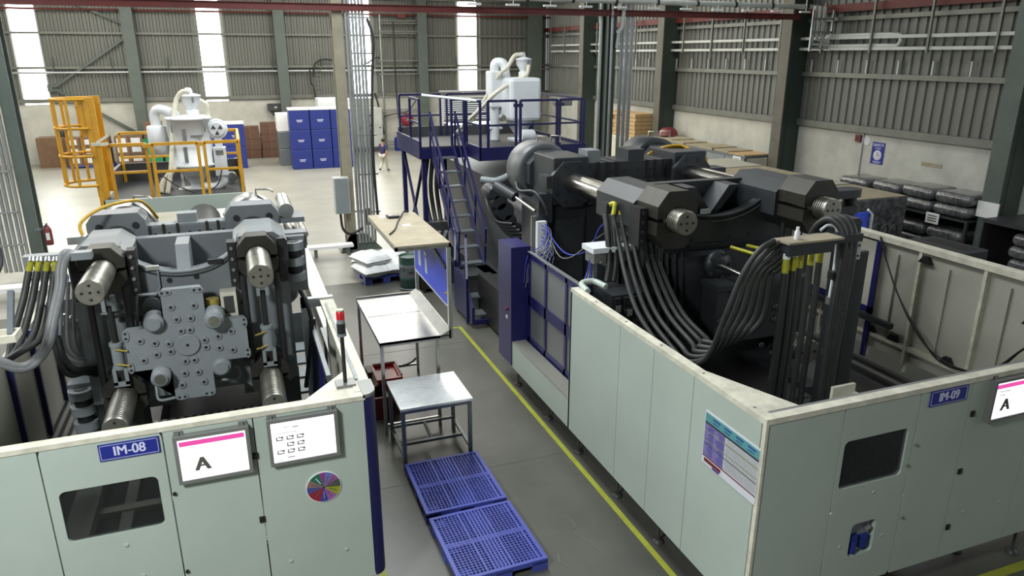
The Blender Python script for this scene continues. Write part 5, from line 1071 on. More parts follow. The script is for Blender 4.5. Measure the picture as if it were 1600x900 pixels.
for x in (X0 + 1.08, X0 + 2.25):
    m = MB(); m.box(x - .12, DYF + .02, DZ2 + 1.0, x + .12, DYF + .1, DZ2 + 1.08); part('rail_clamp', m, 'platform_blue', t)
m = MB(); m.cyl((X0, DYF + .2, DZ2 + 1.17), (4.7, 19.25, DZ2 + 1.28), .035, 8); part('worn_rail', m, 'white_paint', t)
# stair
sA, sB = Vector((0, 19.15, DZ2 - .1)), Vector((0, 16.6, .95)); xs = (4.88, 5.48)
st_n = 8
for x in xs:
    m = MB(); m.bar((x, sA.y, sA.z), (x, sB.y, sB.z), .05, .2); part('stringer', m, 'platform_blue', t)
for k in range(st_n):
    f = (k + .7) / st_n; p = sA.lerp(sB, f); m = MB(); m.box(xs[0], p.y - .13, p.z - .02, xs[1], p.y + .13, p.z + .02); part('stair_tread', m, 'bench_grey', t)
for x in (xs[0] - .04, xs[1] + .04):
    m = MB(); up = Vector((0, -.1, .95)); a, b = Vector((x, sA.y, sA.z)), Vector((x, sB.y, sB.z)); m.bar(a + up, b + up, .05).bar(a + up * .55, b + up * .55, .035)
    for f in (0.02, .35, .68, .98): q = a.lerp(b, f); m.bar(q, q + up, .045)
    part('stair_handrail', m, 'platform_blue', t)
m = MB(); m.box(4.75, 15.9, .85, 5.6, 16.7, .95); part('stair_landing', m, 'deck_dark', t)
for x in (4.8, 5.5):
    for y in (15.95, 16.6):
        m = MB(); m.box(x - .04, y - .04, .02, x + .04, y + .04, .85); part('landing_leg', m, 'platform_blue', t)
m = MB(); m.bar((4.6, 15.2, 1.1), (4.8, 15.9, 1.9), .05).bar((4.6, 15.2, .03), (4.6, 15.2, 1.1), .05).bar((4.8, 15.9, .9), (4.8, 15.9, 2.0), .05).bar((4.7, 16.5, 1.2), (4.95, 17.2, 2.1), .05).bar((4.7, 16.5, .03), (4.7, 16.5, 1.2), .05); part('step_handrail', m, 'platform_blue', t)
m = MB(); m.prism([(14.9, .1), (16.3, .1), (16.3, 1.1), (15.7, 1.1), (14.9, .5)], 'x', 4.62, 4.68); part('step_side', m, 'platform_blue', t)
for k in range(2):
    m = MB(); m.box(4.68, 15.0 + .45 * k, .25 + .28 * k, 5.3, 15.35 + .45 * k, .29 + .28 * k); part('stair_tread', m, 'bench_grey', t)
m = MB(); m.bar((4.65, 14.9, .15), (5.35, 14.9, .15), .08, .1).bar((5.35, 14.9, .03), (5.35, 14.9, .9), .1); part('step_frame', m, 'platform_blue', t)
hd2, V = dryer(7.66, 19.8, DZ2 - .04, 1.0, 'large white hopper dryer on the dark blue platform', 1, True)
m = MB(); m.bev(6.88, 20.0, DZ2 + .85, 7.25, 20.5, DZ2 + 1.85, .04); part('filter_housing', m, 'white_paint', hd2)
m = MB(); m.tube([(7.06, 20.2, DZ2 + 1.8), (7.06, 20.2, DZ2 + 2.0), (7.14, 20.2, DZ2 + 2.08), (7.3, 20.1, DZ2 + 2.02), (7.36, 20.05, DZ2 + 1.6)], .13, 12, 5); part('elbow_duct', m, 'white_paint', hd2)
m = MB(); m.cyl((7.05, 20.2, DZ2 - .1), (7.05, 20.2, DZ2 + .9), .14, 12); m.box(6.85, 20.1, DZ2 + .25, 7.25, 20.3, DZ2 + .3); part('duct_pipe', m, 'white_paint', hd2)
m = MB(); m.box(8.15, 18.3, DZ2 + .98, 8.6, 18.6, DZ2 + 1.16); part('control_unit', m, 'bezel', hd2)
m = MB(); q = aty(785, 184, 19.2); m.lathe([(.08, -.1), (.1, 0), (.08, .1)], (q.x, 19.2, q.z), 'y', 14); part('valve_wheel', m, 'bezel', hd2)
m = MB(); m.lathe([(.16, -.2), (.18, -.15), (.18, .15), (.16, .2)], (7.66, 19.2, DZ2 + .12), 'x', 16); part('feed_motor', m, 'white_paint', hd2)
m = MB(); m.box(7.4, 19.45, DZ2 - .06, 7.9, 20.1, DZ2 + .0); part('stand_plate', m, 'white_paint', hd2)
hose(hd2, [V(.08, 0, 2.33), V(-.15, 0, 2.3), V(-.4, -.1, 2.0), aty(778, 120, 20), aty(755, 160, 20.5), aty(735, 190, 20.8), aty(715, 210, 21.2), aty(700, 219, 21.5)], .055, 'cream_hose', 'suction_hose')
hose(hd2, [V(.2, -.2, 2.05), V(.1, -.25, 1.8), V(-.2, -.2, 1.65), aty(775, 145, 19.4), aty(755, 166, 19.8), aty(725, 195, 20.6), aty(705, 218, 21.3)], .055, 'cream_hose', 'suction_hose')
for k in range(3):
    hose(t, [aty(668 + 8 * k, 245, 19.6), aty(664 + 9 * k, 290, 19.6), aty(668 + 9 * k, 325, 19.6), aty(674 + 8 * k, 350, 19.4)], .06, 'rubber', 'black_hose')
q = aty(678, 348, 19.3); m = MB(); m.box(q.x - .35, 19.1, .4, q.x + .35, 19.5, q.z + .05); part('hose_base', m, 'panel_dark', t)
m = MB(); m.box(4.3, 18.4, 0, 5.3, 20.6, .62); part('oil_tray', m, 'deck_dark', t)
for k in range(3):
    m = MB(); m.bar((4.5 + .2 * k, 19.0, .62), (4.75 + .2 * k, 18.8, 1.4), .09); part('tray_bracket', m, 'press_grey_light', t)
# ================================================================= aisle
# inspection bench: steel top, tall posts, upper shelf, blue notice board
t = thing('inspection_bench', 'tall stainless steel bench with an upper tan shelf and a blue notice board', 'workbench', (2.37, 11.9, 0)); ib = t
ZT1, ZT2 = 1.64, 3.17; ax0, ax1, ay0, ay1 = 1.79, 2.96, 10.72, 13.08
m = MB(); m.box(ax0, ay0, ZT1 - .04, ax1 - .18, ay1, ZT1); tp = part('bench_top', m, 'stainless', t)
m = MB(); m.box(ax0, ay0, ZT1 - .07, ax1, ay0 + .02, ZT1).box(ax0, ay0, ZT1 - .07, ax0 + .02, ay1, ZT1 + .004).box(ax0, ay1 - .02, ZT1 - .07, ax1, ay1, ZT1 + .03); part('edge_strip', m, 'stainless', tp)
m = MB(); m.prism([(ax1 - .18, ZT1 - .02), (ax1 - .18, ZT1), (ax1 - .01, ZT1 + .09), (ax1, ZT1 + .09), (ax1, ZT1 - .02)], 'y', ay0, ay1); part('splash_back', m, 'stainless', tp)
m = MB(); m.box(ax0 + .03, 12.0, ZT1, ax1 - .2, 12.008, ZT1 + .003); part('sheet_seam', m, 'bench_grey', tp)
for x, y in ((ax0 + .03, ay0 + .03), (ax0 + .03, ay1 - .03), (ax1 - .22, ay0 + .06), (ax1 - .06, ay1 - .05)):
    m = MB(); m.box(x - .025, y - .025, 0, x + .025, y + .025, ZT1 - .07); part('leg', m, 'stainless', t)
for y, x in ((ay1 - .04, ax1 - .06), (ay0 + .04, ax1 - .22)):
    m = MB(); m.bar((ax0 + .03, y, .17), (x, y, .17), .04); part('cross_rail', m, 'stainless', t)
for y in (ay0 + .03, ay1 - .03):
    m = MB(); m.box(ax1 - .03, y - .03, ZT1 - .07, ax1 + .03, y + .03, ZT2 - .05); part('post', m, 'stainless', t)
m = MB(); m.box(2.11, ay0, ZT2 - .06, ax1 + .04, ay0 + .05, ZT2 - .005).box(2.11, ay1, ZT2 - .06, ax1 + .04, ay1 + .05, ZT2 - .005).box(2.11, ay0, ZT2 - .06, 2.15, ay1, ZT2 - .005).box(ax1, ay0, ZT2 - .06, ax1 + .04, ay1, ZT2 - .005); part('shelf_frame', m, 'steel_worn', t)
m = MB(); m.box(2.12, ay0 + .03, ZT2 - .005, ax1 + .03, ay1 + .12, ZT2 + .012); part('shelf_board', m, 'board_tan', t)
m = MB(); m.box(2.3, 12.9, ZT2 + .012, 2.55, 13.1, ZT2 + .014).box(2.55, 12.1, ZT2 + .012, 2.68, 12.25, ZT2 + .014); part('paper_patch', m, 'white', t)
m = MB(); m.box(2.935, ay0 + .06, 2.12, 2.955, ay1 - .06, ZT2 - .06); nb = part('notice_board', m, 'board_blue', t, 'bright blue notice board')
m = MB(); m.box(2.925, ay0 + .06, 2.10, 2.965, ay1 - .06, 2.125); part('board_edge', m, 'white', nb)
m = MB(); m.bar((2.925, 12.75, 3.1), (2.925, 10.85, 2.75), .02, .07); part('board_strap', m, 'panel_dark', nb)
for y, z0, z1, w in ((12.55, 2.3, 2.62, .18), (12.1, 2.28, 2.56, .14), (12.7, 2.78, 3.0, .16), (12.1, 2.95, 3.08, .2), (11.15, 3.03, 3.1, .2), (12.55, 2.66, 2.72, .2), (12.12, 2.6, 2.66, .16)):
    m = MB(); m.box(2.929, y, z0, 2.935, y + w, z1); part('pinned_note', m, 'poster_white', nb)
m = MB(); m.cyl((2.9, ay0 + .03, 2.35), (2.9, ay0 + .0, 2.35), .02, 8); part('orange_button', m, 'cable_yellow', t)
q0 = atz(610, 388, ZT2 + .03); m = MB(); m.tube([atz(609, 366, ZT2 + .03), atz(617, 358, ZT2 + .03), atz(622, 345, ZT2 + .03), atz(628, 335, ZT2 + .04), atz(633, 329, ZT2 + .08), atz(637, 331, ZT2 + .03)], .014, 7)
solo('crowbar', m, 'black', 'dark bent crowbar lying across the tan upper shelf', 'tool', atz(615, 355, ZT2 + .012))
q = atz(614, 341, ZT2 + .012); m = MB(); m.bev(q.x - .09, q.y - .05, q.z, q.x + .12, q.y + .06, q.z + .05, .015); m.tube([q + Vector((-.02, .05, .02)), q + Vector((-.1, .1, .03)), q + Vector((-.06, .0, .03))], .02, 6)
solo('hand_tool', m, 'rubber', 'small black hand tool lying on the tan shelf beside the crowbar', 'tool', q)
# low table wrapped in clear film
t = thing('work_table', 'grey steel table with a shiny film wrapped top in front of the tall bench', 'table', (2.39, 10.05, 0))
lx0, lx1, ly0, ly1, LZ = 1.835, 2.955, 9.55, 10.6, 1.04
m = MB(); m.bev(lx0, ly0, LZ - .05, lx1, ly1, LZ, .012); part('table_top', m, 'wrap_clear', t, 'top wrapped in clear film')
m = MB(); m.box(lx0 + .02, ly0 + .02, LZ - .1, lx1 - .02, ly0 + .06, LZ - .05).box(lx0 + .02, ly1 - .06, LZ - .1, lx1 - .02, ly1 - .02, LZ - .05).box(lx0 + .02, ly0 + .06, LZ - .1, lx0 + .06, ly1 - .06, LZ - .05).box(lx1 - .06, ly0 + .06, LZ - .1, lx1 - .02, ly1 - .06, LZ - .05); part('top_frame', m, 'bench_grey', t)
for x in (lx0 + .045, lx1 - .045):
    for y in (ly0 + .045, ly1 - .045):
        m = MB(); m.box(x - .027, y - .027, 0, x + .027, y + .027, LZ - .1); part('leg', m, 'bench_grey', t)
for x in (lx0 + .045, lx1 - .045):
    m = MB(); m.bar((x, ly0 + .1, .2), (x, ly1 - .1, .2), .045); part('side_rail', m, 'bench_grey', t)
m = MB(); m.bar((lx0 + .06, 10.0, .2), (lx1 - .06, 10.0, .2), .045); part('cross_rail', m, 'bench_grey', t); m = MB(); m.bar((lx0 + .06, 10.5, .26), (lx1 - .06, 10.5, .26), .04); part('cross_rail', m, 'bench_grey', t)
m = MB(); m.bar((2.4, 10.02, .2), (2.4, 10.5, .26), .04); part('centre_rail', m, 'bench_grey', t)
# grey bench beside the guard
t = thing('side_bench', 'narrow dark grey steel bench between the left guard and the tall bench', 'bench', (1.4, 11.9, 0))
m = MB(); m.box(1.14, 10.72, .92, 1.58, 13.6, .97); part('bench_top', m, 'bench_grey', t); m = MB(); m.box(1.14, 10.7, .85, 1.58, 10.74, .96); part('apron', m, 'bench_grey', t)
for x, y in ((1.2, 10.8), (1.53, 10.8), (1.2, 13.5), (1.53, 13.5)):
    m = MB(); m.box(x - .025, y - .025, 0, x + .025, y + .025, .92); part('leg', m, 'bench_grey', t)
# red crates
def crate(x, y, z, w, d, h, mt, lb, gp=None, rim=None):
    t = thing('plastic_crate', lb, 'crate', (x, y, z), gp); th = .025
    m = MB(); m.box(x - w / 2, y - d / 2, z, x + w / 2, y + d / 2, z + .03).box(x - w / 2, y - d / 2, z + .03, x + w / 2, y - d / 2 + th, z + h).box(x - w / 2, y + d / 2 - th, z + .03, x + w / 2, y + d / 2, z + h).box(x - w / 2, y - d / 2 + th, z + .03, x - w / 2 + th, y + d / 2 - th, z + h).box(x + w / 2 - th, y - d / 2 + th, z + .03, x + w / 2, y + d / 2 - th, z + h); part('crate_body', m, mt, t)
    m = MB(); e = .02; m.box(x - w / 2 - e, y - d / 2 - e, z + h - .04, x + w / 2 + e, y - d / 2, z + h).box(x - w / 2 - e, y + d / 2, z + h - .04, x + w / 2 + e, y + d / 2 + e, z + h).box(x - w / 2 - e, y - d / 2, z + h - .04, x - w / 2, y + d / 2, z + h).box(x + w / 2, y - d / 2, z + h - .04, x + w / 2 + e, y + d / 2, z + h); part('crate_rim', m, rim or mt, t)
    m = MB()
    for k in range(4): m.box(x - w / 2 + w * (k + .8) / 5.0, y - d / 2 - .012, z + .02, x - w / 2 + w * (k + .9) / 5.0, y - d / 2, z + h - .05)
    part('crate_ribs', m, mt, t); return t
cr = crate(2.12, 12.18, 0, .42, .66, .5, 'red_plastic', 'bright red plastic crate on the floor under the tall bench', None, 'red_plastic')
m = MB(); m.box(1.93, 11.88, .42, 2.31, 12.48, .455); part('inner_floor', m, 'red_plastic', cr); m = MB(); m.box(2.05, 12.3, .455, 2.16, 12.36, .458); part('crate_label', m, 'poster_white', cr); m = MB(); m.box(1.93, 12.5, .5, 2.34, 12.52, .53).box(2.335, 11.9, .5, 2.36, 12.5, .53); part('rim_trim', m, 'trim_cream', cr)
crate(1.82, 11.55, 0, .3, .5, .42, 'red_dark', 'dark red crate on the floor half hidden behind the bench leg')
m = MB(); m.box(1.85, 12.62, 0, 2.45, 12.95, .32); solo('toolbox', m, 'panel_dark', 'dark box under the far end of the tall bench behind the red crate', 'box', (2.1, 12.8, 0))
m = MB(); m.tube([(2.2, 12.98, .33), (2.5, 12.99, .2), (2.75, 13.02, .22), (2.87, 13.03, .3)], .02, 6); solo('loose_cable', m, 'black', 'black cable sagging along the bench cross rail', 'cable', (2.5, 13, .2))
# blue pallets
def pallet(cx, cy, rz, lb, W=1.15, L=1.33, h=.16, z=0, n=26, group=None):
    t = thing('plastic_pallet', lb, 'pallet', (cx, cy, z), group); ORG[t] = Vector((0, 0, 0)); x0, x1, y0, y1 = -W / 2, W / 2, -L / 2, L / 2; zt, zb = h, h - .035
    m = MB(); r = .05; m.box(x0, y0, zb - .03, x1, y0 + r, zt).box(x0, y1 - r, zb - .03, x1, y1, zt).box(x0, y0 + r, zb - .03, x0 + r, y1 - r, zt).box(x1 - r, y0 + r, zb - .03, x1, y1 - r, zt); part('pallet_rim', m, 'pallet_blue', t)
    m = MB(); k = int(n * W / L)
    for i in range(1, n):
        y = y0 + r + (L - 2 * r) * i / n; m.box(x0 + r, y - .006, zt - .016, x1 - r, y + .006, zt - .003)
    for i in range(1, k):
        x = x0 + r + (W - 2 * r) * i / k; w_ = .014 if i % 7 == 0 else .006; m.box(x - w_, y0 + r, zt - .016, x + w_, y1 - r, zt - .002)
    part('deck_grid', m, 'pallet_blue', t, stuff=True)
    m = MB()
    for x in (-.09, -.045, 0, .045, .09): m.box(x - .012, y0 + r, zb, x + .012, y1 - r, zt + .001)
    m.box(x0 + r, -.03, zb, x1 - r, -.012, zt).box(x0 + r, .012, zb, x1 - r, .03, zt); part('deck_bar', m, 'pallet_blue', t)
    m = MB(); m.box(x0 + .03, y0 + .03, h - .075, x1 - .03, y1 - .03, h - .065); part('hole_shade_sheet', m, 'deep_blue', t)  # added dark sheet, stands for the shade inside the grid holes
    for i in (0, 1, 2):
        for j in (0, 1, 2):
            fx, fy = x0 + .1 + (W - .2) * i / 2, y0 + .1 + (L - .2) * j / 2; m = MB(); m.box(fx - .1, fy - .1, 0, fx + .1, fy + .1, zb); part('pallet_foot', m, 'pallet_blue', t)
        m = MB(); fx = x0 + .1 + (W - .2) * i / 2; m.box(fx - .06, y0 + .02, .0, fx + .06, y1 - .02, .02); part('runner', m, 'pallet_blue', t)
    t.rotation_euler = (0, 0, rz); return t
pallet(2.415, 8.83, 0.0, 'blue plastic pallet on the floor just in front of the wrapped table', 1.14, 1.33)
pallet(2.435, 7.43, radians(1.2), 'nearest blue plastic pallet on the floor, cut by the bottom edge', 1.14, 1.3)
# sacks on a blue pallet by the column, drum and control cart
pallet(3.45, 19.9, 0.05, 'blue plastic pallet under the white sacks by the tan column', 1.2, 1.6, .22, 0, 10)
def sack(x, y, z, w, d, h, rz, lb):
    bm = bmesh.new(); bmesh.ops.create_grid(bm, x_segments=10, y_segments=12, size=1); vs = [v.co.copy() for v in bm.verts]; fs = [[v.index for v in f.verts] for f in bm.faces]; bm.free()
    mtx = Matrix.Translation((x, y, z)) @ Matrix.Rotation(rz, 4, 'Z'); m = MB(); V = []
    for s in (1, -1):
        for v in vs:
            e = max(0, (1 - abs(v.x) ** 3)) ** .5 * max(0, (1 - abs(v.y) ** 4)) ** .5; hh = h * .5 * e * (1 + .12 * sin(7 * v.x + 3 * s + rz * 9) * cos(5 * v.y))
            V.append(mtx @ Vector((v.x * w / 2, v.y * d / 2, h / 2 + s * hh + .01 * s)))
    n = len(vs); m.add(V, fs + [[i + n for i in f[::-1]] for f in fs], True); solo('plastic_sack', m, 'sack_white', lb, 'sack', (x, y, z), 'white sacks on the blue pallet')
sack(3.12, 19.4, .22, .8, 1.05, .3, .25, 'white sack lying lowest at the front left of the pallet'); sack(3.8, 19.5, .22, .78, 1.0, .3, -.2, 'white sack lying lowest at the front right of the pallet')
sack(3.15, 19.6, .47, .8, 1.05, .3, .35, 'grey-white sack on top at the front left of the pallet'); sack(3.25, 20.4, .22, .8, .95, .34, 1.3, 'white sack at the back of the pallet nearest the column'); sack(3.85, 20.35, .22, .8, .95, .34, .8, 'white sack at the back right of the pallet, behind the drum')
t = thing('steel_drum', 'green and grey steel drum beside the white sacks', 'drum', (4.0, 18.45, 0))
m = MB(); m.lathe([(.27, 0), (.28, .01), (.28, .28), (.29, .3), (.28, .32), (.28, .34)], (4.0, 18.45, 0), 'z', 26); part('drum_base', m, 'drum_green', t)
m = MB(); m.lathe([(.282, .34), (.282, .6), (.29, .62), (.282, .64), (.282, .7)], (4.0, 18.45, 0), 'z', 26); part('drum_band', m, 'bench_grey', t, 'grey printed band')
m = MB(); m.lathe([(.28, .7), (.28, .88), (.29, .9), (.27, .9), (.26, .86)], (4.0, 18.45, 0), 'z', 26); part('drum_top', m, 'drum_green', t)
m = MB(); m.box(3.9, 18.16, .48, 4.12, 18.175, .53).box(3.78, 18.25, .52, 3.84, 18.27, .64); part('drum_print', m, 'panel_dark', t)
m = MB(); m.tube([(4.0 + .3 * cos(a), 18.45 + .3 * sin(a), .03) for a in [pi * k / 8 - pi for k in range(9)]], .02, 6, 1); part('bottom_ring', m, 'bench_grey', t)
t = thing('control_cart', 'black and white control unit on castors beside the drum', 'cart', (4.45, 18.1, 0))
m = MB(); m.box(4.2, 17.85, .1, 4.8, 18.4, .5); part('cart_base', m, 'black', t); m = MB(); m.prism([(17.82, .5), (18.4, .5), (18.4, 1.05), (18.05, 1.05), (17.82, .8)], 'x', 4.18, 4.5); part('white_cover', m, 'white_paint', t)
m = MB(); m.box(4.5, 17.9, .5, 4.85, 18.35, .9); part('dark_body', m, 'panel_dark', t); m = MB(); m.box(4.22, 17.8, .62, 4.36, 17.83, .82); part('panel', m, 'panel_dark', t)
for x, y in ((4.25, 17.9), (4.75, 17.9), (4.25, 18.35), (4.75, 18.35)):
    m = MB(); m.lathe([(.05, -.02), (.05, .02)], (x, y, .05), 'x', 12); part('castor', m, 'rubber', t)
m = MB(); m.tube([(4.55, 17.85, .5), (4.5, 17.7, 1.0), (4.62, 17.75, 1.25), (4.9, 18.0, 1.25)], .035, 8); part('hoop_handle', m, 'black', t)

# ================================================================= far end of the hall
def marks(par, x, y, z, w, mt='letter_lilac', n=2):
    m = MB()
    for k in range(n): m.box(x - w / 2 * (1 - .2 * k), y - .006, z - .075 * k - .02, x + w / 2 * (1 - .2 * k), y, z - .075 * k + .012)
    return part('print_lines', m, mt, par)
def bluecrate(x, y, z, w, d, h, lb, gp, lid=False):
    t = thing('blue_crate', lb, 'crate', (x, y, z), gp); m = MB(); m.bev(x - w / 2, y - d / 2, z, x + w / 2, y + d / 2, z + h, .025); part('crate_body', m, 'box_blue', t)
    marks(t, x, y - d / 2, z + h * .5, .34)
    if lid: m = MB(); m.box(x - w / 2 - .01, y - d / 2 - .01, z + h, x + w / 2 + .01, y + d / 2 + .01, z + h + .09); part('lid', m, 'white', t, 'white lid')
    return t
rows = ('bottom', 'middle', 'top'); cn = ('left', 'centre', 'right')
for i in range(3):
    for j in range(3): bluecrate(3.32 + 1.09 * i, 41.85, 1.055 * j, 1.05, 1.1, 1.045, 'large blue crate in the tall stack, %s column, %s row' % (cn[i], rows[j]), 'tall stack of blue crates', j == 2)
for i in range(2):
    for j in range(2): bluecrate(-1.02 + 1.02 * i, 43.4, 1.2 * j, 1.0, 1.1, 1.19, 'large blue crate behind the white dryer, %s column, %s row' % (cn[i * 2], ('bottom', 'top')[j]), 'blue crates behind the dryer', j == 1)
for j in range(3):
    m = MB(); m.bev(2.25, 43.0, .95 * j, 2.95, 44.6, .95 * j + .94, .03); solo('storage_box', m, 'bench_grey' if j < 2 else 'white', 'grey storage box left of the tall blue stack, %s of three' % rows[j], 'box', (2.6, 43.8, .95 * j), 'grey boxes beside the blue crates')
m = MB(); m.bev(4.6, 43.6, 0, 6.4, 45, 3.6, .04); solo('white_cabinet', m, 'white_paint', 'pale tall unit rising behind the tall blue crate stack', 'cabinet', (5.5, 44.3, 0))
def carton(x, y, z, w, d, h, mt, lb, gp, prn=True, rz=0):
    t = thing('carton', lb, 'carton', (x, y, z), gp); m = MB(); m.box(x - w / 2, y - d / 2, z, x + w / 2, y + d / 2, z + h); part('carton_body', m, mt, t)
    m = MB(); m.box(x - .03, y - d / 2 - .004, z, x + .03, y + d / 2 + .004, z + h + .004); part('tape', m, 'cardboard', t)
    if prn: marks(t, x + w * .15, y - d / 2 - .004, z + h * .55, .35, 'cardboard', 1)
    return t
cl = [(.85, [.55, .62, .72], 'left'), (1.98, [.5, .45, .45, .68], 'right')]
for x, hs, nm in cl:
    z = 0
    for k, h in enumerate(hs): carton(x + .03 * (k % 2), 47.3, z, 1.05, .9, h - .01, 'cardboard_red', '%s brown carton from the floor in the %s pile on the back wall' % (NTH[k], nm), 'brown cartons on the back wall'); z += h
carton(-9.55, 47.3, 0, 1.35, 1.1, 1.62, 'cardboard', 'big brown carton against the back wall at the far left', None, False)
m = MB(); m.lathe([(.16, 1.62), (.17, 1.75), (.1, 1.95)], (-9.0, 47.3, 0), 'z', 14); solo('black_pail', m, 'black', 'small black pail on the big brown carton', 'pail', (-9.0, 47.3, 1.62))
def labelled(x0, n, rows_, z0, gp, nm):
    for i in range(n):
        for j in range(rows_):
            x = x0 + .72 * i; t = carton(x, 46.4, z0 + .5 * j, .7, .9, .49, 'cardboard', 'white labelled carton %s, %s row, %s from left' % (nm, rows[j], NTH[i]), gp, False)
            m = MB(); m.box(x - .24, 45.935, z0 + .5 * j + .12, x + .22, 45.95, z0 + .5 * j + .4); part('white_label', m, 'poster_white', t)
labelled(-8.35, 3, 3, .16, 'labelled cartons behind the ladder cage', 'behind the ladder cage'); labelled(-5.95, 2, 3, .16, 'labelled cartons beside the green column', 'beside the green wall column')
for x in (-7.6, -5.6): pallet(x, 46.4, 0, 'dark blue pallet under the labelled cartons %s' % ('behind the ladder cage' if x < -6 else 'near the green column'), 2.2 if x < -6 else 1.5, 1.0, .16, 0, 6)
for i, x in enumerate((-4.35, -3.35)):
    t = crate(x, 45.6, 0, .85, .9, 1.5, 'plastic_green', 'tall green bin behind the dryer, %s one' % ('left' if i == 0 else 'right'), 'green bins'); m = MB(); m.box(x - .1, 45.13, 1.0, x + .15, 45.138, 1.1); part('bin_mark', m, 'poster_white', t)
carton(-4.3, 46.6, 0, .9, .9, 2.35, 'cardboard', 'brown carton standing tall behind the green bins', None, False)
# electrical cabinets, hose reels, wall frame
t = thing('electrical_cabinet', 'row of pale grey electrical cabinets against the back wall', 'cabinet', (7.6, 47.8, 0))
m = MB(); m.box(6.3, 47.5, 0, 8.95, 48.3, .3); part('plinth', m, 'panel_dark', t)
m = MB(); m.box(6.3, 47.5, .3, 8.95, 48.35, 2.75); part('cabinet_body', m, 'pipe_white', t)
for x0, x1, z0, z1 in ((6.35, 7.15, .35, 2.7), (7.2, 7.65, .35, 2.7), (7.7, 8.3, 1.9, 2.7), (7.7, 8.3, 1.5, 1.86), (7.7, 8.3, 1.1, 1.46), (7.7, 8.3, .35, 1.06), (8.35, 8.9, .35, 2.7)):
    m = MB(); m.box(x0, 47.47, z0, x1, 47.5, z1); dpt = part('cabinet_door', m, 'pipe_white', t)
    m = MB(); m.cyl((x1 - .12, 47.44, (z0 + z1) / 2), (x1 - .12, 47.47, (z0 + z1) / 2), .05, 10); part('door_knob', m, 'panel_dark', dpt)
def reel(u, v, r, lb, mt):
    q = aty(u, v, 48.2); t = thing('hose_reel', lb, 'hose reel', (q.x, 48.3, q.z)); m = MB(); m.lathe([(r * .3, -.12), (r, -.12), (r, .06), (r * .3, .06)], (q.x, 48.3, q.z), 'y', 28); part('drum', m, mt, t)
    m = MB(); m.lathe([(r * .25, -.16), (r * .3, -.12)], (q.x, 48.3, q.z), 'y', 16); part('hub', m, 'bezel', t); m = MB(); m.tube([(q.x + r * 1.05 * cos(a), 48.25, q.z + r * 1.05 * sin(a)) for a in [pi * k / 8 + pi for k in range(9)]], .03, 6, 1); part('reel_frame', m, 'bezel', t); return q
q = reel(636.5, 187, .40, 'large red hose reel on the back wall', 'reel_red'); q2 = reel(627, 204, .17, 'small red drum below the large hose reel', 'red_dark')
m = MB(); m.tube([(q.x - .3, 48.3, q.z - .1), (q.x - .35, 48.3, q.z - .5), (q2.x + .1, 48.3, q2.z - .1)], .04, 6); solo('reel_bracket', m, 'black', 'black pipe joining the two red hose reels', 'pipe', (q2.x, 48.3, q2.z))
t = thing('pipe_ladder', 'tall frame of thin pipes standing on the back wall over the hose reel', 'pipe frame', (10.2, 48.1, 0))
for u0, u1 in ((593, 600), (653, 657)):
    a, b = aty(u0, 22, 48.1), aty(u1, 205, 48.1); m = MB(); m.cyl((a.x, 48.1, .02), (a.x, 48.1, a.z), .06, 8); part('upright', m, 'bezel', t)
for v in (32, 36, 49, 52, 95, 116, 152, 172, 175, 222, 226):
    a, b = aty(593, v, 48.05), aty(655, v + 1, 48.05); m = MB(); m.cyl((a.x, 48.05, a.z), (b.x, 48.05, a.z), .04, 8); part('rung_pipe', m, 'bezel', t)
a = aty(627, 25, 48.1); m = MB(); m.box(a.x - .25, 48.03, a.z - .1, a.x + .25, 48.06, a.z + .1); part('red_plate', m, 'red_dark', t)
hose(t, [aty(614, 33, 48), aty(616, 70, 48), aty(619, 140, 48), aty(623, 185, 48)], .04, 'black', 'hanging_cable', 6)
hose(t, [aty(560, 105, 48), aty(575, 98, 48), aty(586, 90, 48), aty(594, 91, 48)], .05, 'black', 'hanging_cable', 6)
hose(t, [aty(600, 182, 48), aty(615, 178, 48), aty(635, 175, 48), aty(648, 160, 48), aty(652, 150, 48)], .035, 'black', 'hanging_cable', 6)
hose(t, [aty(585, 145, 48), aty(590, 160, 48), aty(594, 178, 48), aty(600, 210, 48)], .06, 'black', 'hanging_cable', 6)
t = thing('wall_conduit', 'black curved cable with a small ladder on the back wall left of the tan column', 'cable', (1.9, 48.2, 3))
hose(t, [aty(484, 108, 48), aty(486, 130, 48), aty(490, 135, 48), aty(495, 168, 48), (atz(495, 168, 3).x * 0 + aty(495, 175, 48).x, 48, .3)], .05, 'black', 'cable', 6); hose(t, [aty(490, 120, 48), aty(492, 100, 48), aty(505, 93, 48), aty(520, 94, 48)], .06, 'black', 'cable', 6)
for v in range(110, 168, 7):
    a = aty(493, v, 48.1); m = MB(); m.box(a.x, 48.1, a.z, a.x + .35, 48.13, a.z + .04); part('rung', m, 'girt', t)
a = aty(430, 167, 48.2); t = thing('wall_box', 'dark box with a cable on the back wall left of the green column', 'electrical box', (a.x, 48.2, a.z)); m = MB(); m.box(a.x - .45, 48.1, a.z - .22, a.x + .35, 48.4, a.z + .2); part('box', m, 'panel_dark', t); hose(t, [(a.x - .2, 48.2, a.z - .2), (a.x - .1, 48.15, a.z - .5), (a.x + .3, 48.15, a.z - .6), (a.x + .7, 48.2, a.z - .5)], .06, 'black', 'cable', 6); m = MB(); m.box(a.x - .05, 48.09, a.z - .06, a.x + .1, 48.1, a.z + .02); part('box_label', m, 'poster_white', t)
m = MB(); m.lathe([(.3, .0), (.32, .05), (.32, .75), (.28, .85), (.1, .88)], (10.0, 47.6, 0), 'z', 18); solo('blue_keg', m, 'sign_blue', 'small blue barrel on the floor by the back wall below the hose reel', 'barrel', (10, 47.6, 0))
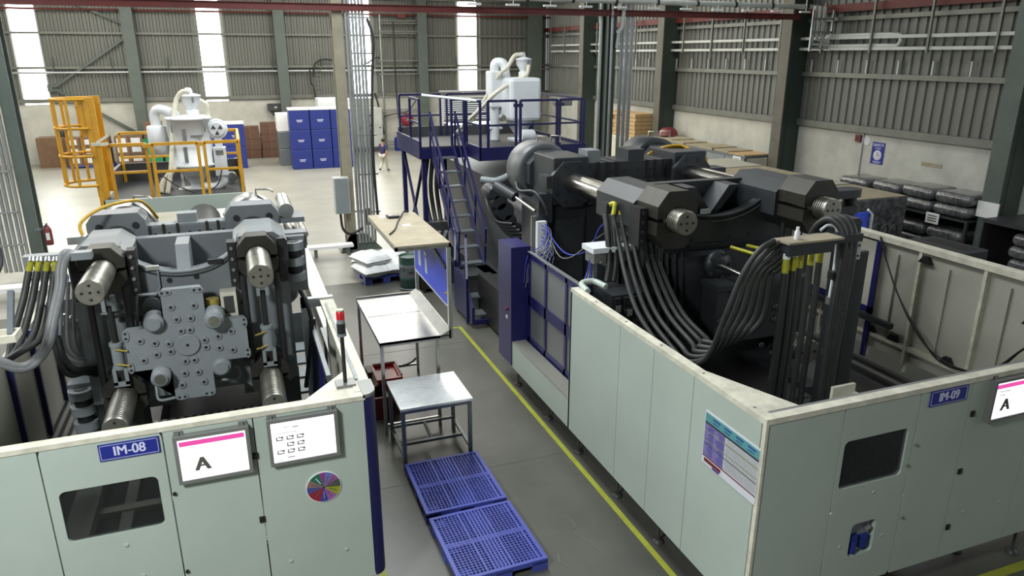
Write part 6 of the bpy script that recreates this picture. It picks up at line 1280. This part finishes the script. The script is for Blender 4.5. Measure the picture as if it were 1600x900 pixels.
# people
def person(name, x, y, rz, lb, top, legs, walk=1.0):
    t = thing(name, lb, 'person', (x, y, 0)); T = Matrix.Rotation(rz, 4, 'Z')
    J = {'pel': (0, 0, .93), 'wai': (0, .0, 1.08), 'che': (0, .02, 1.30), 'nec': (0, .04, 1.46), 'hd0': (0, .06, 1.53), 'hd1': (0, .07, 1.63), 'hd2': (0, .07, 1.70)}
    E = [('pel', 'wai'), ('wai', 'che'), ('che', 'nec'), ('nec', 'hd0'), ('hd0', 'hd1'), ('hd1', 'hd2')]; Rd = {'pel': (.145, .11), 'wai': (.12, .09), 'che': (.14, .095), 'nec': (.055, .06), 'hd0': (.075, .085), 'hd1': (.082, .098), 'hd2': (.06, .075)}
    for s, n, f, b, k in ((-1, 'l', -.30 * walk, .28 * walk, .1), (1, 'r', .22 * walk, -.25 * walk, 0)):
        J[n + 'hip'] = (s * .095, 0, .87); J[n + 'kne'] = (s * .1, .10 * walk if s < 0 else .14 * walk, .49); J[n + 'ank'] = (s * .1, f, .09 + k * walk); J[n + 'toe'] = (s * .115, f + .17, .035 + (k - .04) * walk * (k > 0))
        J[n + 'sho'] = (s * .19, .02, 1.40); J[n + 'elb'] = (s * .25, b * .4, 1.13); J[n + 'wri'] = (s * .26, b * .9, .92); J[n + 'han'] = (s * .26, b * 1.0, .84)
        E += [('pel', n + 'hip'), (n + 'hip', n + 'kne'), (n + 'kne', n + 'ank'), (n + 'ank', n + 'toe'), ('che', n + 'sho'), (n + 'sho', n + 'elb'), (n + 'elb', n + 'wri'), (n + 'wri', n + 'han')]
        Rd.update({n + 'hip': (.09, .09), n + 'kne': (.058, .06), n + 'ank': (.04, .045), n + 'toe': (.04, .03), n + 'sho': (.06, .06), n + 'elb': (.042, .042), n + 'wri': (.028, .028), n + 'han': (.035, .02)})
        for fi, (dx, L) in enumerate(((-.025, .075), (-.008, .085), (.009, .08), (.025, .065))):
            a, c = n + 'f%d' % fi, n + 'g%d' % fi; h = J[n + 'han']; J[a] = (h[0] + .004, h[1] + dx, h[2] - L * .5); J[c] = (h[0] - s * .01, h[1] + dx * 1.1, h[2] - L); E += [(n + 'han', a), (a, c)]; Rd[a] = Rd[c] = (.009, .009)
        h = J[n + 'wri']; J[n + 'th'] = (h[0] - s * .02, h[1] + .045, h[2] - .06); J[n + 'ti'] = (h[0] - s * .025, h[1] + .055, h[2] - .1); E += [(n + 'wri', n + 'th'), (n + 'th', n + 'ti')]; Rd[n + 'th'] = Rd[n + 'ti'] = (.011, .011)
    def skin(nm, keys, grow, m, root, only=None, sub=2, clipz=None):
        ks = [k for k in J if keys(k)]; ix = {k: i for i, k in enumerate(ks)}
        me = bpy.data.meshes.new(nm); me.from_pydata([T @ Vector(J[k]) for k in ks], [(ix[a], ix[b]) for a, b in E if a in ix and b in ix], []); me.materials.append(M[m])
        o = bpy.data.objects.new(nm, me); COL.objects.link(o); bm = bmesh.new(); bm.from_mesh(me); lay = bm.verts.layers.skin.verify(); bm.verts.ensure_lookup_table()
        for k in ks:
            sv = bm.verts[ix[k]][lay]; sv.radius = (Rd[k][0] * grow, Rd[k][1] * grow); sv.use_root = (k == root)
        bm.to_mesh(me); bm.free(); md = o.modifiers.new('s', 'SKIN'); md.use_smooth_shade = True; sb = o.modifiers.new('u', 'SUBSURF'); sb.levels = sub; sb.render_levels = sub
        dg = bpy.context.evaluated_depsgraph_get(); dg.update(); m2 = bpy.data.meshes.new_from_object(o.evaluated_get(dg)); bpy.data.objects.remove(o)
        o2 = bpy.data.objects.new(nm, m2); link(o2, t)
        for p in m2.polygons: p.use_smooth = True
        return o2
    skin('body', lambda k: True, 1.0, 'skin', 'pel', sub=2)
    skin('shirt', lambda k: k in ('pel', 'wai', 'che', 'lsho', 'rsho', 'lelb', 'relb'), 1.42, top, 'wai')
    J2 = dict(J)
    skin('trousers', lambda k: k in ('pel', 'lhip', 'rhip', 'lkne', 'rkne', 'lank', 'rank'), 1.3, legs, 'pel')
    skin('shoes', lambda k: k in ('lank', 'ltoe'), 1.35, 'shoe', 'lank'); skin('shoes', lambda k: k in ('rank', 'rtoe'), 1.35, 'shoe', 'rank')
    m = MB(); m.lathe([(.06, -.09), (.096, -.05), (.104, 0), (.095, .05), (.06, .09), (.01, .105)], (0, .045, 1.665), 'z', 16); me = mesh_of('hair', m, 'hair'); me.transform(T); o = bpy.data.objects.new('hair', me); link(o, t)
    m = MB(); m.cyl((-.03, .155, 1.63), (-.03, .16, 1.63), .012, 8).cyl((.03, .155, 1.63), (.03, .16, 1.63), .012, 8).box(-.02, .15, 1.555, .02, .156, 1.562); me = mesh_of('eyes_and_mouth', m, 'hair'); me.transform(T); o = bpy.data.objects.new('eyes_and_mouth', me); link(o, t)
    m = MB(); m.prism([(.15, 1.62), (.185, 1.59), (.15, 1.585)], 'x', -.014, .014); m.box(-.095, .06, 1.58, -.085, .09, 1.64).box(.085, .06, 1.58, .095, .09, 1.64); me = mesh_of('nose_and_ears', m, 'skin'); me.transform(T); o = bpy.data.objects.new('nose_and_ears', me); link(o, t)
    return t
person('person', 7.3, 39.0, radians(-38), 'person in a navy shirt and pale trousers walking away across the hall floor', 'shirt_navy', 'trousers', 1.0)
person('person', 12.75, 46.3, radians(-80), 'person in dark clothes standing beside the bright half open shutter', 'rubber', 'bench_grey', .2)

# ================================================================= right wall: racks, wrapped bundles, cartons
for j in range(6):
    for i in range(4):
        y = 33.1 + .78 * i; h = .2
        m = MB(); o_ = random.uniform(-.04, .04); m.bev(19.1 + o_, y, 1.92 + h * j, 20.2 + o_, y + .74, 1.92 + h * j + h - .015, .012)
        solo('flat_carton', m, 'cardboard_tan', 'tan flat carton by the dark column, %s layer, %s pile from the near end' % (NTH[j], NTH[i]), 'carton', (19.6, y + .37, 1.92 + h * j), 'tan cartons on the right wall')
t = thing('low_cupboard', 'pale low cupboard carrying the tan carton stack', 'cupboard', (19.6, 34.7, 0)); m = MB(); m.box(19.0, 33.0, 0, 20.3, 36.4, 1.9); part('body', m, 'trim_cream', t)
for k in range(4):
    m = MB(); m.box(18.97, 33.05 + .84 * k, .1, 19.0, 33.83 + .84 * k, 1.85); part('cupboard_door', m, 'trim_cream', t)
t = thing('storage_shelf', 'long grey shelf along the right wall carrying brown boards', 'shelf', (19.6, 27.6, 0))
m = MB(); m.box(19.0, 24.1, 2.02, 20.35, 31.9, 2.1); part('shelf_top', m, 'bench_grey', t)
for k in range(6):
    m = MB(); m.box(19.0, 24.15 + 1.3 * k, .6, 19.04, 25.4 + 1.3 * k, 2.0); part('front_panel', m, 'press_grey_light', t)
m = MB(); m.box(18.98, 24.35, 1.75, 18.995, 24.85, 2.05); part('shelf_label', m, 'white', t); m = MB()
for k in range(4): m.box(18.972, 24.42, 1.8 + .055 * k, 18.98, 24.78, 1.82 + .055 * k)
part('label_print', m, 'letter_dark', t)
for y in (24.2, 28, 31.8):
    m = MB(); m.box(19.05, y - .04, 0, 19.13, y + .04, 2.02).box(20.2, y - .04, 0, 20.28, y + .04, 2.02); part('post', m, 'bench_grey', t)
for k in range(7):
    y = 24.2 + 1.08 * k; m = MB(); dz = .03 * (k % 3); m.box(19.02 + .05 * (k % 2), y, 2.1, 20.3, y + 1.02, 2.14 + dz); solo('cardboard_sheet', m, 'cardboard_tan' if k == 0 else 'board_tan', '%s brown board from the near end of the long grey shelf' % NTH[k], 'board', (19.6, y + .5, 2.1), 'boards on the long shelf')
m = MB(); m.lathe([(.5, 0), (.45, .2), (.3, .34), (.1, .38)], (20.0, 31.4, 2.2), 'z', 16); solo('brown_bag', m, 'red_dark', 'dark red brown bundle at the far end of the long shelf', 'bundle', (20.0, 31.4, 2.2))
# big film wrapped sheet stacks in front of the shelf
names = ('nearest', 'second', 'third', 'fourth')
for k, (y0, y1) in enumerate(((15.5, 17.6), (17.65, 19.7), (19.75, 21.8), (21.85, 24.0))):
    t = thing('sheet_stack', 'wide film wrapped stack of grey sheets right of the black press, %s one' % names[k], 'sheet stack', (16.3, (y0 + y1) / 2, 0), 'wrapped sheet stacks')
    m = MB(); m.bev(14.55, y0, .15, 18.1, y1, 2.08, .04); part('wrapped_body', m, 'wrap_black', t); m = MB(); m.box(14.6, y0 + .03, 2.08, 18.05, y1 - .03, 2.1 + .012 * (k % 2)); part('top_sheet', m, 'board_tan' if k % 2 == 0 else 'guard_inner', t)
    m = MB(); m.box(14.7, y0 + .1, 0, 18.0, y0 + .3, .15).box(14.7, y1 - .3, 0, 18.0, y1 - .1, .15); part('skid', m, 'cardboard', t)
# rack of wrapped bundles between the two nearest columns
RX0, RX1 = 19.5, 20.66
t = thing('pallet_rack', 'dark rack under the black wrapped bundles by the nearest green column', 'rack', (20.1, 16.4, 0))
for z in (.3, 1.40):
    m = MB(); m.box(RX0, 14.6, z - .06, RX1, 18.3, z); part('rack_shelf', m, 'deck_dark', t)
for y in (14.64, 18.25):
    for x in (RX0 + .04, RX1 - .06):
        m = MB(); m.box(x - .04, y - .04, 0, x + .04, y + .04, 1.34); part('rack_post', m, 'deck_dark', t)
m = MB(); m.box(RX1 - .02, 14.7, .3, RX1, 18.2, 1.34); part('rack_back', m, 'panel_dark', t)
m = MB(); m.box(RX0 - .03, 15.5, 1.12, RX0 - .015, 15.95, 1.44); part('rack_label', m, 'white', t); m = MB()
for k in range(3): m.box(RX0 - .036, 15.57, 1.19 + .075 * k, RX0 - .03, 15.88, 1.222 + .075 * k)
part('label_print', m, 'letter_dark', t)
def bundle(y0, y1, z, lb, x0=RX0, x1=RX1, h=.345):
    m = MB(); m.bev(x0, y0, z, x1, y1, z + h, h * .44, 5, True)
    for k in range(len(m.v)):
        p = m.v[k]; m.v[k] = (p[0], p[1], p[2] + .012 * sin(p[1] * 11 + p[0] * 5))
    solo('wrapped_bundle', m, 'wrap_black', lb, 'bundle', ((x0 + x1) / 2, (y0 + y1) / 2, z), 'black film wrapped bundles')
for k, (a, b) in enumerate(((14.63, 15.85), (15.9, 17.05))):
    nm = ('nearest the green column', 'second from the green column')[k]
    bundle(a, b, 1.78, 'black wrapped bundle on top of the rack, %s, upper layer' % nm); bundle(a, b, 1.41, 'black wrapped bundle on top of the rack, %s, lower layer' % nm)
    nm = ('near end', 'middle')[k]
    bundle(a + .1, b + .1, .68, 'black wrapped bundle inside the rack, %s, upper layer' % nm); bundle(a + .1, b + .1, .31, 'black wrapped bundle inside the rack, %s, lower layer' % nm)
m = MB(); m.box(RX0, 18.4, 0, RX1, 19.7, 1.66); solo('covered_crate', m, 'deck_dark', 'dark crate beyond the rack under the farthest wrapped bundle', 'crate', (20.1, 19, 0))
bundle(17.12, 18.22, 1.72, 'black wrapped bundle third from the green column, upper layer on the rack'); bundle(17.12, 18.22, 1.41, 'black wrapped bundle third from the green column, lower layer on the rack', h=.3)
bundle(18.42, 19.65, 1.67, 'black wrapped bundle farthest from the column, on the dark crate')
# dark cabinet in front of the rack, rack at the right edge
t = thing('dark_cabinet', 'low black cabinet with a slotted top in front of the rack', 'cabinet', (15.4, 12.3, 0)); m = MB(); m.bev(14.5, 11.6, 0, 16.4, 13.1, 1.6, .03); part('cabinet_body', m, 'press_black', t)
m = MB(); m.box(15.1, 11.75, 1.6, 15.5, 12.9, 1.605).box(15.8, 11.75, 1.6, 16.2, 12.9, 1.605); part('top_slot', m, 'black', t); m = MB(); m.box(14.6, 11.59, .2, 16.3, 11.6, 1.4); part('front_door', m, 'press_charcoal', t)
t = thing('pallet_rack', 'dark rack at the right edge holding a pile of wrapped bundles', 'rack', (20, 12.2, 0)); m = MB(); m.box(18.95, 11.0, 1.62, 20.6, 13.75, 1.72); part('rack_shelf', m, 'press_charcoal', t)
m = MB(); m.box(18.95, 13.7, 0, 20.6, 13.75, 1.62); part('rack_side', m, 'panel_dark', t); m = MB(); m.box(20.5, 11.0, 0, 20.6, 13.7, 1.62); part('rack_back', m, 'panel_dark', t); m = MB(); m.box(18.95, 11.0, .05, 20.5, 13.7, .12).box(18.95, 11.0, 0, 19.0, 11.06, 1.62); part('rack_base', m, 'panel_dark', t)
for k in range(4): bundle(11.4, 13.0 - .05 * (k % 2), .13 + .345 * k, '%s black wrapped bundle from the floor in the right edge rack' % NTH[k], 19.02, 20.4, .33)
# wall signs
t = thing('safety_sign', 'blue safety sign with a white dial on the right wall', 'sign', (RW, 19.33, 2.36)); sx_ = RW - .012
m = MB(); m.box(sx_, 19.06, 2.36, RW, 19.6, 3.1); part('sign_plate', m, 'sign_blue', t)
text('lettering', 'SAFETY', .14, 'letter_lilac', t, (sx_ - .002, 19.33, 3.0), '-x', .003); text('lettering', 'IS FIRST', .075, 'letter_lilac', t, (sx_ - .002, 19.33, 2.89), '-x', .001)
m = MB(); m.lathe([(.175, -.004), (.175, 0)], (sx_, 19.33, 2.66), 'x', 28); part('dial_face', m, 'letter_lilac', t); m = MB(); m.lathe([(.13, -.004), (.15, -.004), (.15, 0)], (sx_ - .002, 19.33, 2.66), 'x', 28); part('dial_ring', m, 'poster_white', t)
m = MB(); m.box(sx_ - .008, 19.32, 2.66, sx_ - .004, 19.34, 2.78).box(sx_ - .008, 19.23, 2.65, sx_ - .004, 19.33, 2.67); part('dial_hands', m, 'panel_dark', t); m = MB(); m.box(sx_ - .003, 19.15, 2.43, sx_, 19.5, 2.45).box(sx_ - .003, 19.2, 2.39, sx_, 19.46, 2.405); part('print_lines', m, 'letter_lilac', t)
a = atx(1341, 216, RW - .05); t = thing('fire_call_point', 'small red call point on the right wall under the girt', 'call point', (RW, a.y, a.z)); m = MB(); m.box(RW - .08, a.y - .12, a.z - .12, RW - .001, a.y + .12, a.z + .12); part('box', m, 'red_dark', t); m = MB(); m.box(RW - .085, a.y - .05, a.z - .05, RW - .08, a.y + .05, a.z + .05); part('glass', m, 'black', t)
m = MB(); m.cyl((RW - .03, a.y - .2, 1.9), (RW - .03, a.y - .2, 3.5), .025, 6); part('conduit', m, 'pipe_white', t)
a = atx(1354, 220, RW - .02); m = MB(); m.lathe([(.15, -.012), (.165, -.012), (.165, 0)], (RW, a.y, a.z), 'x', 20); m.box(RW - .014, a.y - .09, a.z - .02, RW - .01, a.y + .09, a.z + .02); solo('round_sign', m, 'poster_white', 'small round white sign beside the red call point', 'sign', (RW, a.y, a.z))
a = atx(1455, 258, RW - .02); m = MB(); m.box(RW - .01, a.y - .38, a.z - .06, RW, a.y + .38, a.z + .06); solo('tape_strip', m, 'board_tan', 'strip of old brown tape on the right wall', 'tape', (RW, a.y, a.z))
# wrapped pack and blue stand seen past the right end of the press
t = thing('blue_stand', 'bright blue sheet and white pipe stand behind the right end of the black press', 'stand', (13.0, 12.7, 0)); m = MB(); p = [aty(1312, 352, 12.7), aty(1355, 352, 12.7)]; m.box(p[0].x, 12.7, .1, p[1].x, 12.74, p[0].z + .25); part('blue_sheet', m, 'board_blue', t)
m = MB(); m.tube([(p[1].x + .05, 12.65, .05), (p[1].x + .05, 12.65, p[0].z + .2), (p[1].x - .1, 12.65, p[0].z + .32)], .03, 8, 1); part('white_pipe', m, 'white_paint', t)
for k in range(3):
    a = aty(1368 + 14 * k, 368, 13.2); m = MB(); m.tube([a + Vector((-.15, 0, -.1)), a + Vector((-.1, 0, .2)), a + Vector((.05, 0, .25)), a + Vector((.1, 0, -.2))], .025, 6); part('loose_hose', m, 'black', t)
